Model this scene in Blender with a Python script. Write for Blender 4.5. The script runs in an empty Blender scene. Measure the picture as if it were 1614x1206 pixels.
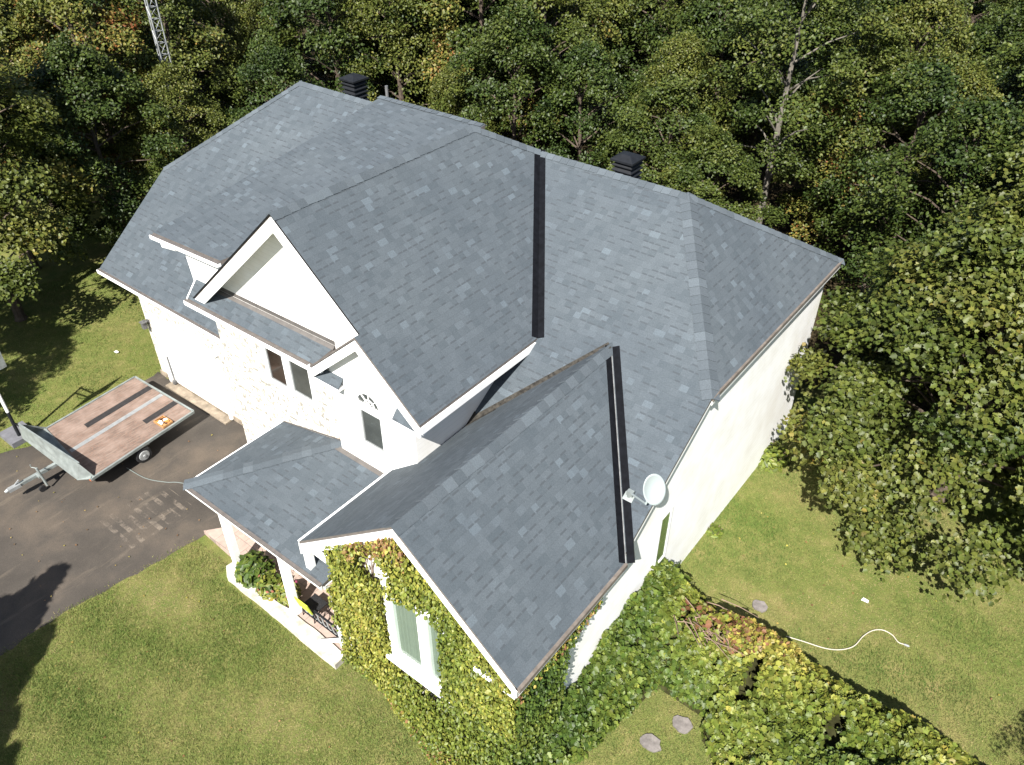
import bpy, bmesh, math, random
import numpy as np
from mathutils import Vector, Matrix
R = math.radians
SC = bpy.context.scene
COL = SC.collection

# ------------------------------------------------------------------ camera, sky, sun, exposure
cd = bpy.data.cameras.new('camera'); cam = bpy.data.objects.new('camera', cd); COL.objects.link(cam)
cam.location = (21.877, -8.761, 14.65)
cam.rotation_euler = (math.pi / 2 - 0.651, 0, 0.662)
cd.sensor_width = 36; cd.lens = 28.73; cd.clip_start = .1; cd.clip_end = 600
SC.camera = cam
SUN_AZ, SUN_EL = R(20), R(46)          # towards -Y, turned towards +X
S = Vector((math.sin(SUN_AZ) * math.cos(SUN_EL), -math.cos(SUN_AZ) * math.cos(SUN_EL), math.sin(SUN_EL)))
w = bpy.data.worlds.new('World'); SC.world = w; w.use_nodes = True
nt = w.node_tree; nt.nodes.clear()
sky = nt.nodes.new('ShaderNodeTexSky'); sky.sky_type = 'NISHITA'; sky.sun_disc = False
sky.sun_elevation = SUN_EL; sky.sun_rotation = math.pi - SUN_AZ
bg = nt.nodes.new('ShaderNodeBackground'); bg.inputs[1].default_value = .058
wo = nt.nodes.new('ShaderNodeOutputWorld')
nt.links.new(sky.outputs[0], bg.inputs[0]); nt.links.new(bg.outputs[0], wo.inputs[0])
sd = bpy.data.lights.new('sun', 'SUN'); sd.energy = 5.0; sd.angle = R(.53); sd.color = (1, .965, .91)
so = bpy.data.objects.new('sun', sd); COL.objects.link(so); so.location = (20, -30, 40)
so.rotation_euler = (-S).to_track_quat('-Z', 'Y').to_euler()
SC.view_settings.view_transform = 'Standard'; SC.view_settings.look = 'None'
SC.view_settings.exposure = 1.45; SC.view_settings.gamma = 1

# ------------------------------------------------------------------ materials
def lin(c):
    return tuple(c) + (1,)
class NT:
    def __init__(s, name, rough=.8, spec=.3):
        s.m = bpy.data.materials.new(name); s.m.use_nodes = True
        s.t = s.m.node_tree; s.b = s.t.nodes['Principled BSDF']
        s.b.inputs['Roughness'].default_value = rough
        s.b.inputs['Specular IOR Level'].default_value = spec
        s.out = s.t.nodes['Material Output']
    def n(s, typ, **kw):
        nd = s.t.nodes.new(typ)
        for k, v in kw.items(): setattr(nd, k, v)
        return nd
    def l(s, a, b): s.t.links.new(a, b)
    def val(s, sock, v):
        if hasattr(v, 'links') or isinstance(v, bpy.types.NodeSocket): s.l(v, sock)
        else: sock.default_value = v
    def math(s, op, a, b=0., c=None):
        nd = s.n('ShaderNodeMath', operation=op)
        s.val(nd.inputs[0], a); s.val(nd.inputs[1], b)
        if c is not None: s.val(nd.inputs[2], c)
        return nd.outputs[0]
    def mix(s, f, a, b, mode='MIX'):
        nd = s.n('ShaderNodeMix', data_type='RGBA', blend_type=mode)
        s.val(nd.inputs[0], f)
        for i, v in ((6, a), (7, b)):
            s.val(nd.inputs[i], lin(v) if isinstance(v, tuple) else v)
        return nd.outputs[2]
    def ramp(s, f, stops, interp='LINEAR'):
        nd = s.n('ShaderNodeValToRGB'); cr = nd.color_ramp; cr.interpolation = interp
        while len(cr.elements) < len(stops): cr.elements.new(.5)
        for e, (p, c) in zip(cr.elements, stops):
            e.position = p; e.color = lin(c) if len(c) == 3 else c
        s.l(f, nd.inputs[0]); return nd.outputs[0]
    def noise(s, vec, scale, detail=3, rough=.55):
        nd = s.n('ShaderNodeTexNoise'); nd.inputs['Scale'].default_value = scale
        nd.inputs['Detail'].default_value = detail; nd.inputs['Roughness'].default_value = rough
        if vec is not None: s.l(vec, nd.inputs['Vector'])
        return nd.outputs[0]
    def obj(s): return s.n('ShaderNodeTexCoord').outputs['Object']
    def pos(s): return s.n('ShaderNodeNewGeometry').outputs['Position']
    def uv(s):
        nd = s.n('ShaderNodeUVMap'); return nd.outputs[0]
    def sep(s, v):
        nd = s.n('ShaderNodeSeparateXYZ'); s.l(v, nd.inputs[0]); return nd.outputs
    def comb(s, x, y, z=0.):
        nd = s.n('ShaderNodeCombineXYZ')
        for i, v in enumerate((x, y, z)): s.val(nd.inputs[i], v)
        return nd.outputs[0]
    def white(s, v, dim='2D'):
        nd = s.n('ShaderNodeTexWhiteNoise', noise_dimensions=dim)
        s.l(v, nd.inputs['W' if dim == '1D' else 'Vector']); return nd.outputs
    def bump(s, h, strength=.3, dist=.02):
        nd = s.n('ShaderNodeBump'); nd.inputs['Strength'].default_value = strength
        nd.inputs['Distance'].default_value = dist; s.l(h, nd.inputs['Height']); s.l(nd.outputs[0], s.b.inputs['Normal'])
    def col(s, c): s.val(s.b.inputs['Base Color'], lin(c) if isinstance(c, tuple) else c)

def mottled(name, c, var=.15, scale=6, rough=.7, spec=.3, c2=None, bump=0., metal=0.):
    k = NT(name, rough, spec); p = k.obj()
    a = tuple(x * (1 - var) for x in c); b = c2 or tuple(x * (1 + var) for x in c)
    f = k.ramp(k.noise(p, scale, 5), [(.3, (0, 0, 0)), (.7, (1, 1, 1))])
    k.col(k.mix(f, a, b)); k.b.inputs['Metallic'].default_value = metal
    if bump: k.bump(k.noise(p, scale * 12, 3), bump, .01)
    return k.m

def shingle_mat():
    k = NT('shingle', .9, .2); u, v, _ = k.sep(k.uv()); c, wd = .143, .17
    row = k.math('FLOOR', k.math('DIVIDE', v, c)); fv = k.math('FRACT', k.math('DIVIDE', v, c))
    rr = k.white(row, '1D')[0]
    wob = k.math('MULTIPLY', k.math('SINE', k.math('ADD', k.math('MULTIPLY', u, 5.3), k.math('MULTIPLY', row, 2.7))), .3)
    uu = k.math('ADD', k.math('ADD', k.math('DIVIDE', u, wd), k.math('MULTIPLY', rr, 13.7)), wob)
    cell = k.math('FLOOR', uu); fu = k.math('FRACT', uu)
    wn = k.white(k.comb(cell, row)); r1 = wn[0]; r2 = k.sep(wn[1])[1]
    base = k.ramp(r1, [(0, (0.0545, 0.066, 0.0755)), (0.3, (0.0605, 0.0722, 0.0822)), (0.62, (0.0635, 0.0755, 0.0858)), (0.9, (0.068, 0.0805, 0.0915)), (0.96, (0.073, 0.0875, 0.1)), (1, (0.084, 0.102, 0.117))])
    p = k.pos()
    big = k.ramp(k.noise(p, .55, 4), [(.3, (.88, .89, .9)), (.7, (1.08, 1.07, 1.05))])
    gran = k.ramp(k.noise(p, 55, 2), [(.25, (.8, .8, .8)), (.75, (1.2, 1.2, 1.2))])
    col = k.mix(1., base, big, 'MULTIPLY'); col = k.mix(1., col, gran, 'MULTIPLY')
    dash = k.math('MULTIPLY', k.math('LESS_THAN', fv, .24), k.math('GREATER_THAN', r2, .6))
    dash = k.math('MULTIPLY', dash, k.math('GREATER_THAN', fu, .22))
    col = k.mix(k.math('MULTIPLY', dash, .7), col, (.042, .048, .054))
    line = k.math('MULTIPLY', k.math('LESS_THAN', fv, .08), .22)
    col = k.mix(line, col, (.045, .05, .056))
    k.col(col)
    h = k.math('ADD', k.math('MULTIPLY', k.math('SUBTRACT', 1., fv), .6), k.math('MULTIPLY', k.math('GREATER_THAN', r2, .52), .5))
    k.bump(h, .35, .012)
    return k.m
def cap_mat():
    k = NT('shingle_cap', .9, .2); u, v, _ = k.sep(k.uv())
    r1 = k.white(k.math('FLOOR', u), '1D')[0]
    p = k.pos()
    big = k.ramp(k.noise(p, .55, 4), [(.3, (.88, .89, .9)), (.7, (1.08, 1.07, 1.05))])
    gran = k.ramp(k.noise(p, 55, 2), [(.25, (.8, .8, .8)), (.75, (1.2, 1.2, 1.2))])
    col = k.mix(1., base, big, 'MULTIPLY'); col = k.mix(1., col, gran, 'MULTIPLY')
    dash = k.math('MULTIPLY', k.math('LESS_THAN', fv, .24), k.math('GREATER_THAN', r2, .6))
    dash = k.math('MULTIPLY', dash, k.math('GREATER_THAN', fu, .22))
    col = k.mix(k.math('MULTIPLY', dash, .7), col, (.042, .048, .054))
    line = k.math('MULTIPLY', k.math('LESS_THAN', fv, .08), .22)
    col = k.mix(line, col, (.045, .05, .056))
    k.col(col)
    h = k.math('ADD', k.math('MULTIPLY', k.math('SUBTRACT', 1., fv), .6), k.math('MULTIPLY', k.math('GREATER_THAN', r2, .52), .5))
    k.bump(h, .35, .012)
    return k.m
def cap_mat():
    k = NT('shingle_cap', .9, .2); u, v, _ = k.sep(k.uv())
    r1 = k.white(k.math('FLOOR', u), '1D')[0]
    base = k.ramp(r1, [(0, (.055, .066, .075)), (.5, (.067, .0785, .0885)), (1, (.082, .097, .109))])
    gran = k.ramp(k.noise(k.pos(), 50, 2), [(.25, (.82, .82, .82)), (.75, (1.18, 1.18, 1.18))])
    k.col(k.mix(1., base, gran, 'MULTIPLY')); return k.m
def brick_mat():
    k = NT('painted_brick', .85, .25); u, v, _ = k.sep(k.uv())
    bt = k.n('ShaderNodeTexBrick'); k.l(k.comb(u, v), bt.inputs['Vector'])
    bt.inputs['Scale'].default_value = 1; bt.inputs['Brick Width'].default_value = .21; bt.inputs['Row Height'].default_value = .068
    bt.inputs['Mortar Size'].default_value = .006; bt.inputs['Mortar Smooth'].default_value = .2
    bt.inputs['Color1'].default_value = (.55, .53, .47, 1); bt.inputs['Color2'].default_value = (.48, .46, .4, 1); bt.inputs['Mortar'].default_value = (.5, .48, .43, 1)
    row = k.math('FLOOR', k.math('DIVIDE', v, .068)); cell = k.math('FLOOR', k.math('DIVIDE', k.math('ADD', u, k.math('MULTIPLY', k.white(row, '1D')[0], .3)), .105))
    r = k.white(k.comb(cell, row))[0]
    st = k.n('ShaderNodeMapping'); k.l(k.comb(u, v), st.inputs[0]); st.inputs['Scale'].default_value = (9, 5, 1)
    nz = k.noise(st.outputs[0], 1.6, 4, .6)
    m = k.math('MULTIPLY', k.math('GREATER_THAN', r, .6), k.ramp(nz, [(.44, (0, 0, 0)), (.54, (1, 1, 1))]))
    col = k.mix(k.math('MULTIPLY', m, .68), bt.outputs[0], (.1, .092, .08))
    pink = k.ramp(k.noise(k.pos(), 1.1, 3), [(.55, (0, 0, 0)), (.75, (.35, .35, .35))])
    col = k.mix(pink, col, (.6, .46, .38)); k.col(col)
    k.bump(bt.outputs['Fac'], -.3, .01); return k.m
def siding_mat(name, c, step=.115):
    k = NT(name, .55, .4); z = k.sep(k.pos())[2]
    f = k.math('FRACT', k.math('DIVIDE', z, step))
    lines = k.math('LESS_THAN', f, .08)
    dirt = k.ramp(k.noise(k.pos(), 1.7, 5), [(.4, (1, 1, 1)), (.75, (.88, .86, .82))])
    col = k.mix(k.math('MULTIPLY', lines, .2), c, (.4, .4, .4)); k.col(k.mix(1., col, dirt, 'MULTIPLY'))
    k.bump(f, -.25, .012); return k.m
def leaf_mat(name, stops, trans=.2, rough=.5, spec=.28):
    k = NT(name, rough, spec); u, v, _ = k.sep(k.uv())
    col = k.ramp(u, stops); br = k.math('MULTIPLY_ADD', v, .75, .6)
    col = k.mix(1., col, k.comb(br, br, br), 'MULTIPLY'); k.col(col)
    tr = k.n('ShaderNodeBsdfTranslucent'); k.l(k.mix(.6, col, k.mix(1., col, (1.0, 1.15, .35), 'MULTIPLY')), tr.inputs[0])
    mx = k.n('ShaderNodeMixShader'); mx.inputs[0].default_value = trans
    k.l(k.b.outputs[0], mx.inputs[1]); k.l(tr.outputs[0], mx.inputs[2]); k.l(mx.outputs[0], k.out.inputs[0])
    return k.m
def grass_ground():
    k = NT('lawn_ground', .95, .1); p = k.pos()
    big = k.noise(p, .45, 4, .6); mid = k.noise(p, 2.6, 4, .6); fine = k.noise(p, 38, 3, .7)
    a = k.ramp(big, [(.3, (.088, .125, .03)), (.5, (.132, .152, .047)), (.68, (.19, .168, .072))])
    b = k.ramp(mid, [(.35, (.07, .105, .022)), (.55, (.135, .145, .042)), (.72, (.215, .18, .08))])
    col = k.mix(.55, a, b)
    f = k.ramp(fine, [(.25, (.5, .5, .5)), (.75, (1.5, 1.45, 1.35))])
    col = k.mix(1., col, f, 'MULTIPLY')
    x, y, z = k.sep(p)
    wood = k.ramp(k.math('ADD', k.math('MULTIPLY', k.noise(p, .6, 4), 3.), k.math('SUBTRACT', y, 12.5)), [(0, (0, 0, 0)), (1, (1, 1, 1))])
    litter = k.ramp(k.noise(p, 9, 5, .7), [(.3, (.018, .014, .008)), (.7, (.06, .045, .022))])
    k.col(k.mix(wood, col, litter)); k.bump(fine, .8, .04); return k.m
def asphalt_mat():
    k = NT('asphalt', .85, .35); p = k.pos()
    big = k.noise(p, .5, 5, .6); fine = k.noise(p, 60, 3, .7)
    col = k.ramp(big, [(.32, (.034, .029, .024)), (.5, (.052, .044, .036)), (.68, (.088, .07, .053))])
    mp = k.n('ShaderNodeMapping'); k.l(p, mp.inputs[0]); mp.inputs['Scale'].default_value = (2.6, .35, 1); mp.inputs['Rotation'].default_value = (0, 0, R(-8))
    st = k.ramp(k.noise(mp.outputs[0], 1.5, 6, .65), [(.55, (0, 0, 0)), (.72, (1, 1, 1))])
    gate = k.ramp(k.noise(p, .8, 2), [(.42, (0, 0, 0)), (.6, (.75, .75, .75))])
    col = k.mix(k.math('MULTIPLY', st, gate), col, (.13, .105, .078))
    x, y, z = k.sep(p)
    # worn sealer bars scraped pale in front of the porch
    bars = k.math('GREATER_THAN', k.math('SINE', k.math('MULTIPLY', y, 26.)), .1)
    box = k.math('MULTIPLY', k.math('MULTIPLY', k.math('GREATER_THAN', x, 5.6), k.math('LESS_THAN', x, 7.0)), k.math('MULTIPLY', k.math('GREATER_THAN', y, -4.1), k.math('LESS_THAN', y, -2.4)))
    wear = k.ramp(k.noise(p, 3.2, 5, .7), [(.47, (0, 0, 0)), (.62, (1, 1, 1))])
    col = k.mix(k.math('MULTIPLY', k.math('MULTIPLY', bars, box), k.math('MULTIPLY', wear, .7)), col, (.17, .14, .11))
    col = k.mix(1., col, k.ramp(fine, [(.3, (.7, .7, .7)), (.75, (1.3, 1.3, 1.3))]), 'MULTIPLY')
    k.col(col); k.bump(fine, .4, .01); return k.m
def paver_mat():
    k = NT('paver', .85, .25); p = k.pos()
    x, y, z = k.sep(p)
    bt = k.n('ShaderNodeTexBrick'); k.l(k.comb(x, y), bt.inputs[0]); bt.inputs['Scale'].default_value = 1
    bt.inputs['Brick Width'].default_value = .4; bt.inputs['Row Height'].default_value = .4; bt.inputs['Mortar Size'].default_value = .008
    bt.inputs['Color1'].default_value = (.34, .26, .22, 1); bt.inputs['Color2'].default_value = (.3, .23, .195, 1); bt.inputs['Mortar'].default_value = (.2, .16, .14, 1)
    k.col(k.mix(1., bt.outputs[0], k.ramp(k.noise(p, 7, 5), [(.3, (.85, .85, .85)), (.7, (1.12, 1.1, 1.08))]), 'MULTIPLY')); return k.m
def deck_mat():
    k = NT('plywood_deck', .8, .3); p = k.obj()
    mp = k.n('ShaderNodeMapping'); k.l(p, mp.inputs[0]); mp.inputs['Scale'].default_value = (9, 1.2, 1)
    g = k.noise(mp.outputs[0], 2.2, 5, .65)
    col = k.ramp(g, [(.3, (.095, .07, .056)), (.5, (.136, .096, .076)), (.7, (.195, .15, .122))])
    sp = k.ramp(k.noise(p, 26, 3, .7), [(.52, (0, 0, 0)), (.66, (1, 1, 1))])
    col = k.mix(k.math('MULTIPLY', sp, .35), col, (.27, .13, .085))
    wn = k.ramp(k.noise(p, 2.3, 4), [(.4, (0, 0, 0)), (.7, (.6, .6, .6))])
    k.col(k.mix(wn, col, (.27, .2, .165))); return k.m
def glass_mat(name, c, rough=.05):
    k = NT(name, rough, .8); p = k.obj()
    k.col(k.mix(k.ramp(k.noise(p, 1.4, 3), [(.35, (0, 0, 0)), (.65, (1, 1, 1))]), tuple(x * .6 for x in c), c)); return k.m
def clear_pane():
    k = NT('clear_glass', .03, .5)
    tr = k.n('ShaderNodeBsdfTransparent'); tr.inputs[0].default_value = (.86, .93, .9, 1)
    gl = k.n('ShaderNodeBsdfGlossy'); gl.inputs['Roughness'].default_value = .03
    mx = k.n('ShaderNodeMixShader'); mx.inputs[0].default_value = .1; k.l(tr.outputs[0], mx.inputs[1]); k.l(gl.outputs[0], mx.inputs[2])
    k.l(mx.outputs[0], k.out.inputs[0]); return k.m
M = {}
M['shingle'] = shingle_mat(); M['cap'] = cap_mat(); M['brick'] = brick_mat()
M['siding'] = siding_mat('white_siding', (.8, .79, .76)); M['stucco'] = siding_mat('white_side_siding', (.88, .88, .87), .13)
M['trim'] = mottled('white_trim', (.8, .8, .78), .05, 3, .5, .4)
M['drip'] = mottled('drip_edge_brown', (.1, .088, .08), .2, 8, .6)
M['rawwood'] = mottled('raw_wood_edge', (.125, .105, .088), .3, 7, .85)
M['flash'] = mottled('step_flashing', (.09, .082, .076), .2, 5, .6)
M['membrane'] = mottled('valley_membrane', (.004, .0045, .006), .35, 9, .8, .08)
M['valleyline'] = mottled('valley_metal', (.2, .2, .195), .3, 9, .5, .5)
M['dirtyvalley'] = mottled('dirty_valley', (.022, .02, .017), .6, 14, .8, .2, c2=(.05, .045, .037))
M['foundation'] = mottled('foundation_concrete', (.2, .165, .125), .35, 6, .9, .2)
M['door'] = mottled('white_door', (.85, .85, .83), .03, 2, .45)
M['rubber'] = mottled('black_rubber', (.015, .015, .016), .3, 20, .6)
M['darkglass'] = glass_mat('dark_glass', (.05, .055, .05)); M['brownglass'] = glass_mat('brown_interior_glass', (.034, .024, .018))
M['green_reflection'] = glass_mat('glass_painted_grass_reflection', (.1, .16, .06), .12)  # reflected lawn green is painted into the pane's base colour
M['clear'] = clear_pane()
M['curtain'] = mottled('pale_green_curtain', (.165, .185, .155), .06, 3, .9)
M['galv'] = mottled('galvanised_steel', (.24, .265, .255), .25, 5, .45, .5, metal=.35)
M['alu'] = mottled('dull_aluminium', (.27, .28, .28), .15, 9, .5, .5, metal=.3)
M['blackmetal'] = mottled('black_metal', (.007, .008, .01), .3, 9, .6, .3)
M['greymetal'] = mottled('grey_metal', (.1, .1, .1), .2, 9, .5, .5)
M['dish'] = mottled('dish_grey', (.22, .25, .25), .05, 3, .4, .5)
M['deck'] = deck_mat(); M['pad'] = mottled('black_pad', (.022, .02, .02), .3, 12, .85)
M['stone'] = mottled('flat_stone', (.15, .135, .125), .3, 9, .95, .1, bump=.4)
M['limestone'] = mottled('pale_limestone', (.42, .39, .33), .35, 5, .95, .1, bump=.5)
M['soil'] = mottled('bed_soil', (.07, .05, .035), .4, 12, 1, .1, bump=.6)
M['hose'] = mottled('cream_hose', (.4, .37, .3), .08, 9, .5)
M['cord'] = mottled('grey_green_cord', (.13, .15, .14), .1, 9, .6)
M['lime'] = mottled('lime_fabric', (.42, .5, .05), .12, 9, .8)
M['card'] = mottled('box_card', (.32, .17, .07), .35, 9, .9)
M['paper'] = mottled('white_paper', (.75, .74, .7), .05, 9, .9)
M['bark'] = mottled('bark', (.075, .058, .045), .4, 9, .95, .1, bump=.5)
M['palebark'] = mottled('pale_bark', (.12, .108, .09), .35, 5, .9, .1, bump=.4)
M['twig'] = mottled('dry_twig', (.17, .12, .09), .3, 9, .95, .1)
M['darkcore'] = mottled('vine_dark_core', (.03, .03, .012), .4, 7, 1, .05)
M['tank'] = mottled('grey_tank', (.12, .12, .13), .2, 6, .6)
M['lawn'] = grass_ground(); M['asphalt'] = asphalt_mat(); M['paver'] = paver_mat()
GREEN = [(0, (0.0116, 0.0249, 0.005)), (0.35, (0.0299, 0.0481, 0.0083)), (0.6, (0.0622, 0.078, 0.0141)), (0.78, (0.1037, 0.1079, 0.0216)), (0.88, (0.1577, 0.1245, 0.0282)), (0.95, (0.166, 0.083, 0.0232)), (1, (0.1411, 0.0456, 0.0183))]
M['leaf'] = leaf_mat('tree_leaf', GREEN)
VINE = [(0, (.018, .04, .007)), (.3, (.046, .075, .012)), (.55, (.105, .128, .02)), (.74, (.2, .194, .036)), (.85, (.27, .22, .045)), (.92, (.17, .095, .04)), (1, (.12, .05, .03))]
M['vine'] = leaf_mat('vine_leaf', VINE, .12)
M['grassblade'] = leaf_mat('grass_blade', [(0, (.075, .138, .028)), (.42, (.145, .178, .05)), (.66, (.215, .196, .077)), (1, (.3, .23, .125))], .35, .8, .15)

# ------------------------------------------------------------------ mesh helpers
def link(name, me, mats, parent=None):
    o = bpy.data.objects.new(name, me)
    for m in (mats if isinstance(mats, (list, tuple)) else [mats]): me.materials.append(M[m] if isinstance(m, str) else m)
    COL.objects.link(o)
    if parent is not None: o.parent = parent
    return o
class MB:
    """collects faces with uv and material slots, built as one mesh"""
    def __init__(s): s.v = []; s.f = []; s.uv = []; s.mi = []
    def face(s, pts, mi=0, uv=None):
        b = len(s.v); s.v += [tuple(p) for p in pts]; s.f.append(list(range(b, b + len(pts))))
        if uv is None:
            n = newell(pts)
            uv = plane_uv(pts, n)
        s.uv += uv; s.mi.append(mi)
    def prism(s, pts, vec, mi=0, side=None):
        pts = [Vector(p) for p in pts]; vec = Vector(vec); n = newell(pts)
        if n.dot(vec) > 0: pts = pts[::-1]
        s.face(pts, mi); low = [p + vec for p in pts]; s.face(low[::-1], side if side is not None else mi)
        for i in range(len(pts)):
            j = (i + 1) % len(pts); s.face([pts[j], pts[i], low[i], low[j]], side if side is not None else mi)
        return s
    def box(s, c, size, rot=0., mi=0, tilt=None):
        c = Vector(c); a = Vector((size[0] / 2, 0, 0)); b = Vector((0, size[1] / 2, 0)); h = Vector((0, 0, size[2] / 2))
        m = Matrix.Rotation(rot, 3, 'Z')
        if tilt is not None: m = m @ Matrix.Rotation(tilt[1], 3, tilt[0])
        a, b, h = m @ a, m @ b, m @ h
        s.prism([c - a - b + h, c + a - b + h, c + a + b + h, c - a + b + h], -2 * h, mi); return s
    def beam(s, p, q, w_, h_, up=(0, 0, 1), mi=0):
        p, q, up = Vector(p), Vector(q), Vector(up); d = (q - p).normalized(); sd_ = d.cross(up).normalized(); u = sd_.cross(d)
        a, b = sd_ * w_ / 2, u * h_ / 2
        s.prism([p - a - b, p + a - b, p + a + b, p - a + b], q - p, mi); return s
    def tube(s, pts, r, n=8, mi=0, cap=True):
        pts = [Vector(p) for p in pts]; rs = r if isinstance(r, (list, tuple)) else [r] * len(pts); rings = []
        for i, p in enumerate(pts):
            d = (pts[min(i + 1, len(pts) - 1)] - pts[max(i - 1, 0)]).normalized()
            a = d.cross(Vector((0, 0, 1)) if abs(d.z) < .9 else Vector((1, 0, 0))).normalized(); b = d.cross(a)
            rings.append([p + (a * math.cos(2 * math.pi * k / n) + b * math.sin(2 * math.pi * k / n)) * rs[i] for k in range(n)])
        for i in range(len(rings) - 1):
            for k in range(n):
                j = (k + 1) % n; s.face([rings[i][k], rings[i][j], rings[i + 1][j], rings[i + 1][k]], mi)
        if cap: s.face(rings[0][::-1], mi); s.face(rings[-1], mi)
        return s
    def build(s, name, mats, parent=None, smooth=False):
        me = bpy.data.meshes.new(name); me.from_pydata(s.v, [], s.f)
        ul = me.uv_layers.new(name='UVMap'); ul.data.foreach_set('uv', np.array(s.uv, np.float32).ravel())
        me.polygons.foreach_set('material_index', s.mi)
        if smooth:
            bm = bmesh.new(); bm.from_mesh(me); bmesh.ops.remove_doubles(bm, verts=bm.verts, dist=1e-4); bm.to_mesh(me); bm.free()
            me.polygons.foreach_set('use_smooth', [True] * len(me.polygons))
        me.update(); return link(name, me, mats, parent)
def newell(pts):
    pts = [Vector(p) for p in pts]; n = Vector((0, 0, 0))
    for i in range(len(pts)):
        a, b = pts[i], pts[(i + 1) % len(pts)]
        n += Vector(((a.y - b.y) * (a.z + b.z), (a.z - b.z) * (a.x + b.x), (a.x - b.x) * (a.y + b.y)))
    return n.normalized() if n.length > 0 else Vector((0, 0, 1))
def plane_uv(pts, n):
    if n.z < 0: n = -n
    if abs(n.z) > .999: return [(p[0], p[1]) for p in pts]
    u = Vector((0, 0, 1)).cross(n).normalized(); v = n.cross(u)
    return [(Vector(p).dot(u), Vector(p).dot(v)) for p in pts]
def empty(name, loc=(0, 0, 0)):
    o = bpy.data.objects.new(name, None); COL.objects.link(o); o.location = loc; o.empty_display_size = .2; return o
def tag(o, label, cat, group=None, kind=None):
    o['label'] = label; o['category'] = cat
    if group: o['group'] = group
    if kind: o['kind'] = kind
    return o
def structure(o): o['kind'] = 'structure'; return o
def stuff(o, label=None, cat=None):
    o['kind'] = 'stuff'
    if label: o['label'] = label
    if cat: o['category'] = cat
    return o

# =================================================================== GROUND
mb = MB(); mb.face([(-300, -300, 0), (300, -300, 0), (300, 300, 0), (-300, 300, 0)])
structure(mb.build('lawn', 'lawn'))
rng = random.Random(3)
def wob(pts, amp=.05, step=.25):
    out = []
    for i in range(len(pts)):
        a, b = Vector(pts[i]), Vector(pts[(i + 1) % len(pts)]); n = max(1, int((b - a).length / step))
        for k in range(n):
            p = a.lerp(b, k / n); out.append((p.x + rng.uniform(-amp, amp), p.y + rng.uniform(-amp, amp), p.z))
    return out
drive = [(1.35, .28, .004), (7.1, .28, .004), (7.1, -.7, .004), (8.35, -.7, .004), (8.3, -2.3, .004), (7.95, -2.8, .004), (7.85, -3.8, .004), (7.72, -4.7, .004), (7.45, -6.0, .004), (7.45, -7.4, .004), (7.3, -12, .004), (6.8, -22, .004), (.2, -22, .004), (.9, -12, .004), (1.0, -5.2, .004), (1.25, -4.4, .004), (1.7, -3.6, .004), (1.6, -2.3, .004)]
mb = MB(); mb.face(wob(drive)); structure(mb.build('driveway', 'asphalt'))
mb = MB(); mb.prism([(7.95, -2.78, .12), (9.4, -2.86, .12), (11.3, -3.06, .12), (13.08, -3.1, .12), (13.06, -.7, .12), (8.35, -.7, .12), (8.33, -2.3, .12)], (0, 0, -.2))
structure(mb.build('path', 'paver'))
# pale curb of the porch bed
mb = MB()
mb.prism(wob([(9.3, -3.12, .17), (9.55, -3.3, .17), (10.9, -3.3, .17), (13.15, -3.36, .17), (13.15, -3.05, .17), (11.3, -3.02, .17), (10.6, -3.1, .17), (9.75, -3.12, .17), (9.5, -2.85, .17), (9.35, -2.85, .17)], .012, .2), (0, 0, -.2))
structure(mb.build('kerb', 'limestone'))
mb = MB(); mb.prism([(9.52, -2.86, .15), (9.75, -3.1, .15), (11.28, -3.0, .15), (11.28, -2.64, .15), (9.6, -2.7, .15)], (0, 0, -.16))
structure(mb.build('planting_bed_ground', 'soil'))

# =================================================================== HOUSE
house = tag(empty('house', (9, 3, 0)), 'large white house with newly shingled grey hip and gable roofs', 'house')
HM = house.location
def part(mb, name, mats, parent=None, smooth=False):
    """all house geometry is written in world coordinates, moved under the house empty"""
    o = mb.build(name, mats, None, smooth); root = parent or house
    if root is house:
        o.data.transform(Matrix.Translation(-HM)); o.parent = house
    else:
        o.data.transform(Matrix.Translation(-HM)); o.parent = root
    return o
Zf, Zr, Yr, SL = 3.36, 7.375, 6.21, .6461
def zm(y): return Zf + SL * y
yh = 2.894; Zh = zm(yh); yb = 9.6; kx = 2.578; XR = 17.5
T = .07
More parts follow.
